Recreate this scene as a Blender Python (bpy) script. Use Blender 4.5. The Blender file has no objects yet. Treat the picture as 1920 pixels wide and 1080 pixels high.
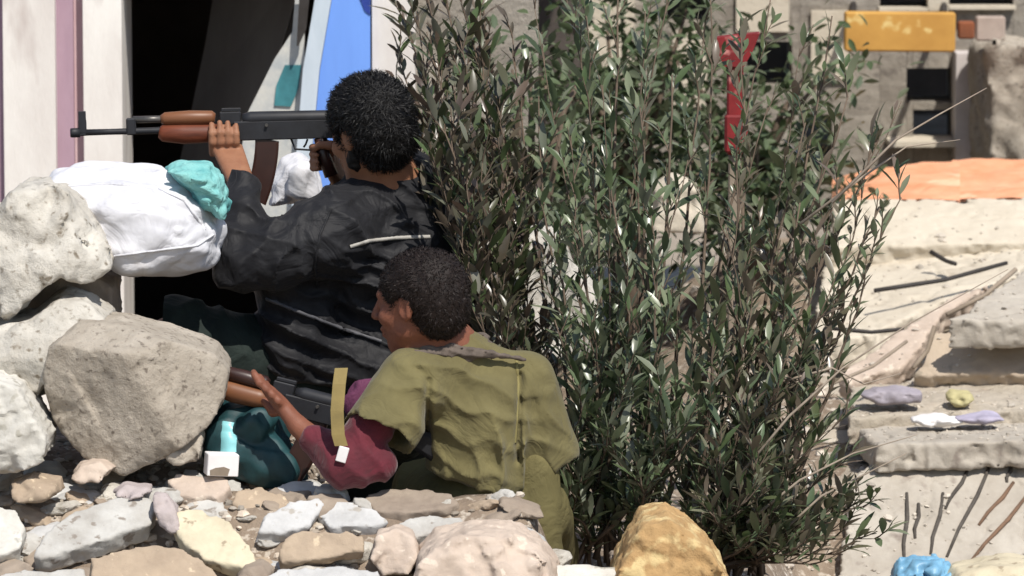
import bpy, math, random
import numpy as np
from mathutils import Vector, Matrix, noise as mnoise
from mathutils.bvhtree import BVHTree

R = math.radians
SC = bpy.context.scene
COL = SC.collection

# ------------------------------------------------------------------ camera, sky, sun, exposure
PITCH = R(7.0); DIST = 12.0; LENS = 180.0
AIM = Vector((0, 0, 1.1))
FWD = Vector((0, math.cos(PITCH), -math.sin(PITCH)))
UPV = Vector((0, math.sin(PITCH), math.cos(PITCH)))
CAM = AIM - FWD * DIST
cd = bpy.data.cameras.new('camera'); cam = bpy.data.objects.new('camera', cd); COL.objects.link(cam)
cam.location = CAM; cam.rotation_euler = (R(90) - PITCH, 0, 0)
cd.lens = LENS; cd.sensor_width = 36; cd.clip_start = 0.1; cd.clip_end = 2000
cd.dof.use_dof = True; cd.dof.focus_distance = 12.2; cd.dof.aperture_fstop = 7.1
SC.camera = cam

SUN_EL = R(54); SUN_AZ = math.atan2(0.42, -0.88)     # azimuth of the sun as seen from the scene (x, y)
world = bpy.data.worlds.new('World'); SC.world = world; world.use_nodes = True
wn = world.node_tree.nodes; wl = world.node_tree.links
sky = wn.new('ShaderNodeTexSky'); sky.sky_type = 'NISHITA'; sky.sun_disc = False
sky.sun_elevation = SUN_EL; sky.sun_rotation = SUN_AZ
wl.new(sky.outputs[0], wn['Background'].inputs[0]); wn['Background'].inputs[1].default_value = 0.10
sd = bpy.data.lights.new('sun', 'SUN'); sun = bpy.data.objects.new('sun', sd); COL.objects.link(sun)
sd.energy = 4.0; sd.angle = R(0.5); sd.color = (1.0, 0.95, 0.87)
sdir = Vector((math.sin(SUN_AZ) * math.cos(SUN_EL), math.cos(SUN_AZ) * math.cos(SUN_EL), math.sin(SUN_EL)))
sun.rotation_euler = sdir.to_track_quat('Z', 'Y').to_euler(); sun.location = sdir * 20
SC.view_settings.view_transform = 'Standard'; SC.view_settings.look = 'None'
SC.view_settings.gamma = 1.0; SC.view_settings.exposure = 0.36
SC.view_settings.use_curve_mapping = False


def ray(px, py):
    s = 36.0 / LENS / 1920.0
    return (FWD + Vector((1, 0, 0)) * ((px - 960) * s) + UPV * ((540 - py) * s))


def P(px, py, Y):
    d = ray(px, py); t = (Y - CAM.y) / d.y
    return CAM + d * t


# ------------------------------------------------------------------ materials
MATS = {}


def mat(name, col, col2=None, rough=0.8, scale=8.0, detail=6.0, bump=0.3, bscale=60.0, bdist=0.004, spec=0.3,
        sheen=0.0, metal=0.0, stretch=(1, 1, 1), spots=None, spot_scale=30.0, spot_lo=0.62, spot_hi=0.68, weave=0.0, sss=0.0, isl=0.0, wrinkle=0.0, wscale=16.0):
    m = bpy.data.materials.new(name); m.use_nodes = True
    n = m.node_tree.nodes; l = m.node_tree.links; b = n['Principled BSDF']
    tc = n.new('ShaderNodeTexCoord'); mp = n.new('ShaderNodeMapping'); mp.inputs['Scale'].default_value = stretch
    oi = n.new('ShaderNodeObjectInfo')
    add = n.new('ShaderNodeVectorMath'); add.operation = 'MULTIPLY_ADD'
    cmb = n.new('ShaderNodeCombineXYZ'); l.new(oi.outputs['Random'], cmb.inputs[0]); l.new(oi.outputs['Random'], cmb.inputs[2])
    l.new(cmb.outputs[0], add.inputs[0]); add.inputs[1].default_value = (9, 9, 9); l.new(tc.outputs['Object'], add.inputs[2])
    l.new(add.outputs[0], mp.inputs[0])
    nz = n.new('ShaderNodeTexNoise'); nz.inputs['Scale'].default_value = scale; nz.inputs['Detail'].default_value = detail
    nz.inputs['Roughness'].default_value = 0.65
    l.new(mp.outputs[0], nz.inputs['Vector'])
    rp = n.new('ShaderNodeValToRGB'); c2 = col2 or tuple(c * 0.6 for c in col)
    rp.color_ramp.elements[0].position = 0.32; rp.color_ramp.elements[0].color = (*c2, 1)
    rp.color_ramp.elements[1].position = 0.68; rp.color_ramp.elements[1].color = (*col, 1)
    l.new(nz.outputs['Fac'], rp.inputs[0]); out = rp.outputs[0]
    if spots:
        n3 = n.new('ShaderNodeTexNoise'); n3.inputs['Scale'].default_value = spot_scale; n3.inputs['Detail'].default_value = 3
        l.new(mp.outputs[0], n3.inputs['Vector'])
        r3 = n.new('ShaderNodeValToRGB'); r3.color_ramp.elements[0].position = spot_lo; r3.color_ramp.elements[1].position = spot_hi
        l.new(n3.outputs['Fac'], r3.inputs[0])
        mx = n.new('ShaderNodeMixRGB'); l.new(r3.outputs[0], mx.inputs[0]); l.new(out, mx.inputs[1]); mx.inputs[2].default_value = (*spots, 1)
        out = mx.outputs[0]
    if isl:
        ge = n.new('ShaderNodeNewGeometry'); hs = n.new('ShaderNodeHueSaturation')
        ma = n.new('ShaderNodeMapRange'); ma.inputs[3].default_value = 1 - isl; ma.inputs[4].default_value = 1 + isl
        l.new(ge.outputs['Random Per Island'], ma.inputs[0]); l.new(ma.outputs[0], hs.inputs['Value']); l.new(out, hs.inputs['Color'])
        out = hs.outputs[0]
    l.new(out, b.inputs['Base Color'])
    b.inputs['Roughness'].default_value = rough; b.inputs['Specular IOR Level'].default_value = spec
    b.inputs['Metallic'].default_value = metal
    if sheen: b.inputs['Sheen Weight'].default_value = sheen; b.inputs['Sheen Roughness'].default_value = 0.5
    if sss:
        b.inputs['Subsurface Weight'].default_value = sss; b.inputs['Subsurface Radius'].default_value = (0.01, 0.004, 0.002)
        b.inputs['Subsurface Scale'].default_value = 0.6
    n2 = n.new('ShaderNodeTexNoise'); n2.inputs['Scale'].default_value = bscale; n2.inputs['Detail'].default_value = 8; n2.inputs['Roughness'].default_value = 0.7
    l.new(mp.outputs[0], n2.inputs['Vector'])
    bp = n.new('ShaderNodeBump'); bp.inputs['Strength'].default_value = bump; bp.inputs['Distance'].default_value = bdist
    l.new(n2.outputs['Fac'], bp.inputs['Height']); l.new(bp.outputs[0], b.inputs['Normal'])
    if wrinkle:
        n4 = n.new('ShaderNodeTexNoise'); n4.inputs['Scale'].default_value = wscale; n4.inputs['Detail'].default_value = 3; n4.inputs['Distortion'].default_value = 1.2
        l.new(mp.outputs[0], n4.inputs['Vector'])
        a1 = n.new('ShaderNodeMath'); a1.operation = 'SUBTRACT'; l.new(n4.outputs['Fac'], a1.inputs[0]); a1.inputs[1].default_value = 0.5
        a2 = n.new('ShaderNodeMath'); a2.operation = 'ABSOLUTE'; l.new(a1.outputs[0], a2.inputs[0])
        b2 = n.new('ShaderNodeBump'); b2.inputs['Strength'].default_value = 0.9; b2.inputs['Distance'].default_value = wrinkle
        l.new(a2.outputs[0], b2.inputs['Height']); l.new(bp.outputs[0], b2.inputs['Normal']); l.new(b2.outputs[0], b.inputs['Normal'])
    MATS[name] = m
    return m


M = MATS
mat('concrete', (0.45, 0.4, 0.335), (0.29, 0.25, 0.2), 0.95, 9, 10, 0.8, 55, 0.010, spots=(0.15, 0.125, 0.10), spot_scale=60, spot_lo=0.58, spot_hi=0.72)
mat('concrete_pale', (0.6, 0.57, 0.51), (0.41, 0.38, 0.33), 0.95, 10, 10, 0.8, 50, 0.010, spots=(0.20, 0.17, 0.13), spot_scale=45, spot_lo=0.58, spot_hi=0.72)
mat('plaster_stone', (0.62, 0.6, 0.55), (0.42, 0.4, 0.355), 0.95, 12, 8, 0.5, 60, 0.006, spots=(0.36, 0.34, 0.29), spot_scale=26)
mat('stone_grey', (0.52, 0.51, 0.48), (0.34, 0.32, 0.29), 0.93, 10, 8, 0.6, 50, 0.006, spots=(0.24, 0.21, 0.18))
mat('stone_cream', (0.62, 0.55, 0.4), (0.45, 0.39, 0.28), 0.93, 8, 8, 0.55, 50, 0.006, spots=(0.33, 0.27, 0.19))
mat('stone_pink', (0.55, 0.455, 0.375), (0.4, 0.32, 0.26), 0.93, 9, 8, 0.6, 50, 0.006, spots=(0.60, 0.51, 0.42))
mat('stone_lilac', (0.46, 0.4, 0.39), (0.34, 0.29, 0.275), 0.93, 9, 8, 0.6, 50, 0.006)
mat('stone_tan', (0.44, 0.345, 0.25), (0.31, 0.24, 0.175), 0.93, 9, 8, 0.6, 50, 0.006, spots=(0.56, 0.45, 0.32))
mat('stone_ochre', (0.5, 0.325, 0.15), (0.36, 0.225, 0.1), 0.95, 12, 9, 0.8, 40, 0.010, spots=(0.58, 0.44, 0.22), spot_scale=24, spot_lo=0.5, spot_hi=0.62)
mat('stone_blue', (0.56, 0.555, 0.545), (0.38, 0.375, 0.365), 0.9, 9, 8, 0.5, 50, 0.006, spots=(0.36, 0.33, 0.29))
mat('stone_brown', (0.34, 0.28, 0.22), (0.24, 0.19, 0.15), 0.93, 9, 8, 0.6, 50, 0.006)
mat('earth', (0.33, 0.26, 0.195), (0.2, 0.15, 0.11), 0.97, 6, 9, 0.9, 50, 0.012, spots=(0.52, 0.45, 0.37), spot_scale=45, spot_lo=0.55, spot_hi=0.66)
mat('dust', (0.52, 0.46, 0.38), (0.38, 0.33, 0.26), 0.97, 3, 9, 0.8, 30, 0.015, spots=(0.36, 0.30, 0.24), spot_scale=14, spot_lo=0.60, spot_hi=0.72)
mat('ground_soil', (0.38, 0.32, 0.25), (0.28, 0.23, 0.18), 0.97, 2, 9, 0.8, 20, 0.02)
mat('wall_white', (0.8, 0.77, 0.72), (0.6, 0.55, 0.51), 0.9, 3, 8, 0.35, 40, 0.005, spots=(0.42, 0.35, 0.32), spot_scale=9, spot_lo=0.58, spot_hi=0.78, stretch=(1, 1, 0.35))
mat('wall_mauve_shaded', (0.42, 0.29, 0.35), (0.31, 0.20, 0.25), 0.85, 5, 8, 0.3, 40, 0.005, stretch=(1, 1, 0.3))  # mauve with the recess shade mixed into the colour
mat('wall_pinkish_shaded', (0.62, 0.48, 0.48), (0.48, 0.30, 0.32), 0.9, 6, 8, 0.35, 40, 0.005, stretch=(1, 1, 0.3))  # pinkish wall tone that includes the recess shade
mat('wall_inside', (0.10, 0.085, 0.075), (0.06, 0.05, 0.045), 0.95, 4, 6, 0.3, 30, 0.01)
mat('sheet_grey', (0.17, 0.16, 0.15), (0.11, 0.10, 0.095), 0.75, 4, 6, 0.2, 30, 0.004, stretch=(1, 1, 0.3))
mat('door_blue', (0.19, 0.37, 0.86), (0.15, 0.3, 0.74), 0.5, 4, 6, 0.15, 40, 0.003, stretch=(1, 1, 0.2))
mat('paint_pale', (0.62, 0.68, 0.74), (0.45, 0.52, 0.58), 0.6, 6, 6, 0.15, 40, 0.003, stretch=(1, 1, 0.3))
mat('paint_teal', (0.06, 0.24, 0.27), (0.03, 0.12, 0.14), 0.6, 12, 6, 0.2, 40, 0.003)
mat('wall_cream', (0.60, 0.54, 0.44), (0.50, 0.44, 0.35), 0.95, 5, 9, 0.6, 30, 0.008, spots=(0.38, 0.32, 0.25), spot_scale=12, spot_lo=.64, spot_hi=.8)
mat('wall_grey', (0.37, 0.335, 0.285), (0.21, 0.185, 0.155), 0.95, 5, 9, 0.7, 26, 0.02, spots=(0.16, 0.14, 0.12), spot_scale=16, spot_lo=0.6, spot_hi=0.7)
mat('board_ochre', (0.55, 0.31, 0.075), (0.42, 0.22, 0.05), 0.7, 6, 6, 0.2, 30, 0.004, spots=(0.66, 0.50, 0.20), spot_scale=12)
mat('rust', (0.28, 0.09, 0.04), (0.16, 0.06, 0.03), 0.85, 14, 6, 0.4, 60, 0.003)
mat('paint_red', (0.26, 0.022, 0.024), (0.11, 0.012, 0.013), 0.6, 9, 6, 0.3, 40, 0.003, spots=(0.50, 0.20, 0.18), spot_scale=14)
mat('tarp_orange', (0.84, 0.43, 0.26), (0.68, 0.29, 0.15), 0.65, 5, 6, 0.3, 30, 0.006, spots=(0.85, 0.50, 0.32), spot_scale=6, wrinkle=0.03, wscale=3)
mat('dark_iron', (0.045, 0.040, 0.037), (0.03, 0.025, 0.022), 0.6, 20, 5, 0.3, 80, 0.002)
mat('iron_dusty', (0.10, 0.088, 0.075), (0.055, 0.047, 0.04), 0.85, 30, 5, 0.4, 80, 0.002)
mat('iron_brown', (0.20, 0.12, 0.075), (0.12, 0.075, 0.05), 0.85, 30, 5, 0.4, 80, 0.002)
mat('timber_grey', (0.32, 0.26, 0.20), (0.20, 0.16, 0.12), 0.9, 10, 8, 0.5, 30, 0.004, stretch=(1, 1, 0.2))
mat('bag_white', (0.7, 0.7, 0.73), (0.52, 0.52, 0.55), 0.55, 6, 6, 0.25, 130, 0.002, spec=0.4, spots=(0.46, 0.40, 0.32), spot_scale=6, spot_lo=0.55, spot_hi=0.80, wrinkle=0.016, wscale=8)
mat('cloth_turquoise', (0.27, 0.55, 0.52), (0.1, 0.33, 0.33), 0.7, 12, 5, 0.3, 120, 0.002, wrinkle=0.012, wscale=18)
mat('plastic_teal', (0.012, 0.062, 0.070), (0.005, 0.025, 0.030), 0.6, 12, 5, 0.3, 40, 0.003, spec=0.5)
mat('cyan_highlight', (0.30, 0.66, 0.70), (0.20, 0.50, 0.54), 0.35, 12, 5, 0.2, 40, 0.003, spec=0.5)
mat('card_white', (0.76, 0.75, 0.74), (0.66, 0.63, 0.62), 0.7, 12, 5, 0.2, 60, 0.002)
mat('plastic_blue', (0.20, 0.42, 0.60), (0.11, 0.26, 0.40), 0.45, 12, 5, 0.3, 40, 0.004, spec=0.5)
mat('litter_mix', (0.66, 0.64, 0.74), (0.50, 0.44, 0.36), 0.7, 8, 5, 0.3, 40, 0.003, isl=0.5)
mat('skin', (0.30, 0.145, 0.082), (0.23, 0.10, 0.055), 0.58, 22, 8, 0.5, 170, 0.002, spec=0.3, sss=0.06)
mat('skin_dark', (0.22, 0.085, 0.05), (0.16, 0.06, 0.036), 0.58, 22, 8, 0.5, 170, 0.002, spec=0.3, sss=0.06)
mat('hair_black', (0.008, 0.007, 0.007), (0.004, 0.0035, 0.0035), 0.55, 90, 5, 0.3, 220, 0.002, spec=0.3)
mat('jacket_black', (0.018, 0.018, 0.02), (0.009, 0.009, 0.011), 0.62, 9, 6, 0.35, 160, 0.0015, sheen=0.03, spec=0.2, wrinkle=0.016, wscale=9)
mat('trousers_dark', (0.016, 0.026, 0.022), (0.009, 0.014, 0.012), 0.85, 9, 6, 0.4, 160, 0.0015, wrinkle=0.016, wscale=9)
mat('khaki', (0.165, 0.143, 0.063), (0.105, 0.09, 0.04), 0.88, 6, 7, 0.4, 200, 0.0012, sheen=0.1, spec=0.2, wrinkle=0.012, wscale=11)
mat('khaki_dark', (0.16, 0.138, 0.058), (0.105, 0.09, 0.04), 0.88, 6, 7, 0.4, 200, 0.0012, spec=0.2, wrinkle=0.012, wscale=11)
mat('khaki_edge', (0.24, 0.205, 0.085), (0.18, 0.155, 0.06), 0.88, 20, 5, 0.3, 200, 0.001)
mat('maroon', (0.13, 0.014, 0.026), (0.06, 0.008, 0.014), 0.8, 9, 6, 0.4, 160, 0.0015, sheen=0.2, wrinkle=0.012, wscale=12)
mat('purple_cloth', (0.19, 0.06, 0.13), (0.10, 0.025, 0.06), 0.8, 9, 6, 0.4, 160, 0.0015, wrinkle=0.012, wscale=16)
mat('scarf', (0.15, 0.12, 0.1), (0.07, 0.056, 0.047), 0.9, 30, 6, 0.5, 150, 0.002)
mat('gun_metal', (0.02, 0.021, 0.025), (0.012, 0.012, 0.014), 0.55, 20, 5, 0.15, 120, 0.0008, spec=0.35)
mat('gun_worn', (0.15, 0.14, 0.13), (0.07, 0.065, 0.06), 0.4, 20, 5, 0.15, 120, 0.0008, spec=0.5, metal=0.5)
mat('gun_wood', (0.2, 0.05, 0.02), (0.07, 0.018, 0.008), 0.55, 30, 8, 0.4, 90, 0.001, spec=0.35, stretch=(0.15, 1, 1))
mat('gun_wood_pale_and_lit', (0.21, 0.085, 0.035), (0.12, 0.045, 0.02), 0.45, 14, 6, 0.2, 60, 0.001, spec=0.4, stretch=(0.15, 1, 1))  # pale wood; also the painted highlight on the first rifle's upper handguard
mat('gun_mag', (0.040, 0.014, 0.009), (0.022, 0.008, 0.006), 0.4, 14, 6, 0.2, 60, 0.001, spec=0.5)
mat('strap_tan', (0.25, 0.19, 0.07), (0.17, 0.13, 0.05), 0.85, 14, 6, 0.3, 160, 0.001)
mat('bark', (0.16, 0.12, 0.088), (0.09, 0.066, 0.048), 0.9, 30, 6, 0.5, 90, 0.002, stretch=(1, 1, 0.3))
mat('bark_pale', (0.34, 0.28, 0.22), (0.22, 0.18, 0.14), 0.9, 30, 6, 0.5, 90, 0.002, stretch=(1, 1, 0.3))
mat('boot', (0.02, 0.016, 0.013), None, 0.6, 10, 5, 0.3, 60, 0.002)


def leaf_mat(name, cols, rough=0.30, trans=0.24):
    m = bpy.data.materials.new(name); m.use_nodes = True
    n = m.node_tree.nodes; l = m.node_tree.links; b = n['Principled BSDF']
    ge = n.new('ShaderNodeNewGeometry'); oi = n.new('ShaderNodeObjectInfo')
    ad = n.new('ShaderNodeMath'); ad.operation = 'ADD'; fr = n.new('ShaderNodeMath'); fr.operation = 'FRACT'
    l.new(ge.outputs['Random Per Island'], ad.inputs[0]); l.new(oi.outputs['Random'], ad.inputs[1]); l.new(ad.outputs[0], fr.inputs[0])
    rp = n.new('ShaderNodeValToRGB'); els = rp.color_ramp.elements
    cols = list(cols) + [(0.150, 0.190, 0.085), (0.080, 0.120, 0.048)]
    for i, c in enumerate(cols):
        e = els[i] if i < 2 else els.new(0.5)
        e.position = i / (len(cols) - 1); e.color = (*c, 1)
    # elements made in order: reassign after sorting
    for i, e in enumerate(sorted(els, key=lambda q: q.position)): e.color = (*cols[i], 1)
    l.new(fr.outputs[0], rp.inputs[0]); l.new(rp.outputs[0], b.inputs['Base Color'])
    b.inputs['Roughness'].default_value = rough; b.inputs['Specular IOR Level'].default_value = 0.5
    tr = n.new('ShaderNodeBsdfTranslucent'); mx = n.new('ShaderNodeMixShader'); mx.inputs[0].default_value = trans
    l.new(rp.outputs[0], tr.inputs[0]); l.new(b.outputs[0], mx.inputs[1]); l.new(tr.outputs[0], mx.inputs[2])
    l.new(mx.outputs[0], n['Material Output'].inputs[0]); MATS[name] = m
    return m


leaf_mat('leaf_dark', [(0.045, 0.066, 0.038), (0.115, 0.155, 0.081), (0.203, 0.236, 0.142), (0.169, 0.182, 0.135), (0.055, 0.072, 0.050)])
leaf_mat('leaf_brown', [(0.046, 0.062, 0.038), (0.128, 0.089, 0.068), (0.162, 0.169, 0.124), (0.075, 0.050, 0.040), (0.060, 0.072, 0.048)])
leaf_mat('leaf_right', [(0.050, 0.072, 0.042), (0.121, 0.169, 0.089), (0.216, 0.243, 0.155), (0.162, 0.124, 0.097), (0.064, 0.080, 0.056)])
leaf_mat('leaf_far', [(0.070, 0.105, 0.045), (0.055, 0.085, 0.038), (0.10, 0.12, 0.07), (0.08, 0.10, 0.06)], 0.6)

# ------------------------------------------------------------------ object helpers
_rng = random.Random(7)


def tag(o, label=None, cat=None, group=None, kind=None):
    if label: o['label'] = label
    if cat: o['category'] = cat
    if group: o['group'] = group
    if kind: o['kind'] = kind
    return o


def empty(name, loc, label, cat, group=None):
    o = bpy.data.objects.new(name, None); COL.objects.link(o); o.location = loc; o.empty_display_size = 0.1
    return tag(o, label, cat, group)


def worigin(o):
    v = Vector((0, 0, 0))
    while o is not None: v += o.location; o = o.parent
    return v


def link(name, me, m, parent=None, origin=None, smooth=True):
    """me is in world coordinates; origin None = parent origin"""
    o = bpy.data.objects.new(name, me)
    off = worigin(parent) if parent is not None else Vector(origin if origin is not None else (0, 0, 0))
    n = len(me.vertices); co = np.empty(n * 3, 'f4'); me.vertices.foreach_get('co', co)
    co = co.reshape(-1, 3) - np.array(off, 'f4'); me.vertices.foreach_set('co', co.ravel())
    if smooth: me.polygons.foreach_set('use_smooth', np.ones(len(me.polygons), bool))
    me.update()
    COL.objects.link(o)
    if parent is not None: o.parent = parent
    else: o.location = off
    me.materials.append(m if not isinstance(m, str) else MATS[m])
    return o


def mesh(verts, faces, name='m'):
    me = bpy.data.meshes.new(name); me.from_pydata([tuple(v) for v in verts], [], [tuple(f) for f in faces]); me.update()
    return me


class MB:
    def __init__(s): s.v = []; s.f = []

    def tube(s, pts, rad, n=8, cap=True, flat=1.0):
        pts = [Vector(p) for p in pts]
        if not isinstance(rad, (list, tuple)): rad = [rad] * len(pts)
        b0 = len(s.v); up = None
        for i, p in enumerate(pts):
            t = (pts[min(i + 1, len(pts) - 1)] - pts[max(i - 1, 0)]).normalized()
            if up is None:
                up = Vector((0, 0, 1)) if abs(t.z) < 0.9 else Vector((0, 1, 0))
            a = t.cross(up)
            if a.length < 1e-5: a = t.orthogonal()
            a.normalize(); bb = a.cross(t); up = bb
            for k in range(n):
                th = 2 * math.pi * k / n
                s.v.append(p + a * math.cos(th) * rad[i] + bb * math.sin(th) * rad[i] * flat)
        for i in range(len(pts) - 1):
            for k in range(n):
                a0 = b0 + i * n + k; a1 = b0 + i * n + (k + 1) % n
                s.f.append((a0, a1, a1 + n, a0 + n))
        if cap:
            s.f.append(tuple(b0 + k for k in reversed(range(n)))); e = b0 + (len(pts) - 1) * n
            s.f.append(tuple(e + k for k in range(n)))
        return s

    def box(s, c, half, rot=None, bev=0.12):
        """box with chamfered edges (24 verts -> 26 faces)"""
        c = Vector(c); rot = rot or Matrix.Identity(3); hx, hy, hz = half; bv = min(half) * bev
        b0 = len(s.v); idx = {}
        for sx in (-1, 1):
            for sy in (-1, 1):
                for sz in (-1, 1):
                    for ax in range(3):
                        q = [sx * (hx - bv), sy * (hy - bv), sz * (hz - bv)]
                        q[ax] = (sx, sy, sz)[ax] * (hx, hy, hz)[ax]
                        idx[(sx, sy, sz, ax)] = len(s.v); s.v.append(c + rot @ Vector(q))
        fs = []
        for ax in range(3):
            o1, o2 = [(1, 2), (2, 0), (0, 1)][ax]
            for sg in (-1, 1):
                cyc = []
                for a, b in ((-1, -1), (1, -1), (1, 1), (-1, 1)):
                    q = [0, 0, 0]; q[ax] = sg; q[o1] = a; q[o2] = b; cyc.append(idx[(*q, ax)])
                fs.append(cyc if sg > 0 else cyc[::-1])
        for ax in range(3):          # edges along ax
            o1, o2 = [(1, 2), (2, 0), (0, 1)][ax]
            for a in (-1, 1):
                for b in (-1, 1):
                    q0 = [0, 0, 0]; q1 = [0, 0, 0]; q0[ax] = -1; q1[ax] = 1; q0[o1] = q1[o1] = a; q0[o2] = q1[o2] = b
                    f = [idx[(*q0, o1)], idx[(*q1, o1)], idx[(*q1, o2)], idx[(*q0, o2)]]
                    fs.append(f if a * b > 0 else f[::-1])
        for sx in (-1, 1):
            for sy in (-1, 1):
                for sz in (-1, 1):
                    f = [idx[(sx, sy, sz, k)] for k in range(3)]
                    fs.append(f if sx * sy * sz > 0 else f[::-1])
        s.f += [tuple(f) for f in fs]
        return s

    def prism(s, poly, axis, depth):
        """poly: list of world points (planar), extruded by vector axis*depth"""
        b0 = len(s.v); n = len(poly); d = Vector(axis) * depth
        for p in poly: s.v.append(Vector(p))
        for p in poly: s.v.append(Vector(p) + d)
        s.f.append(tuple(b0 + i for i in range(n))); s.f.append(tuple(b0 + n + i for i in reversed(range(n))))
        for i in range(n):
            j = (i + 1) % n; s.f.append((b0 + j, b0 + i, b0 + n + i, b0 + n + j))
        return s

    def build(s, name, m, parent=None, origin=None, smooth=False):
        return link(name, mesh(s.v, s.f, name), m, parent, origin, smooth)


# ------------------------------------------------------------------ implicit surfaces (numpy) -> one continuous mesh
def vnoise(p, seed=0):
    p = p.astype('f4') + seed * 17.31
    i = np.floor(p); f = p - i; i = i.astype(np.int64); f = f * f * (3 - 2 * f)

    def hsh(a, b, c):
        h = (a * 374761393 + b * 668265263 + c * 2147483647 + seed * 1274126177) & 0xffffffff
        h = ((h ^ (h >> 13)) * 1274126177) & 0xffffffff
        return ((h ^ (h >> 16)) & 0xffff).astype('f4') / 32768.0 - 1.0
    x, y, z = i[..., 0], i[..., 1], i[..., 2]; u, v, w = f[..., 0], f[..., 1], f[..., 2]
    r = 0
    for dx in (0, 1):
        for dy in (0, 1):
            for dz in (0, 1):
                r = r + hsh(x + dx, y + dy, z + dz) * (u if dx else 1 - u) * (v if dy else 1 - v) * (w if dz else 1 - w)
    return r


def fbm(p, sc, oct=3, seed=0):
    a = 0; amp = 1.0
    for o in range(oct):
        a = a + vnoise(p * (sc * 2 ** o), seed + o * 5) * amp; amp *= 0.5
    return a


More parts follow.
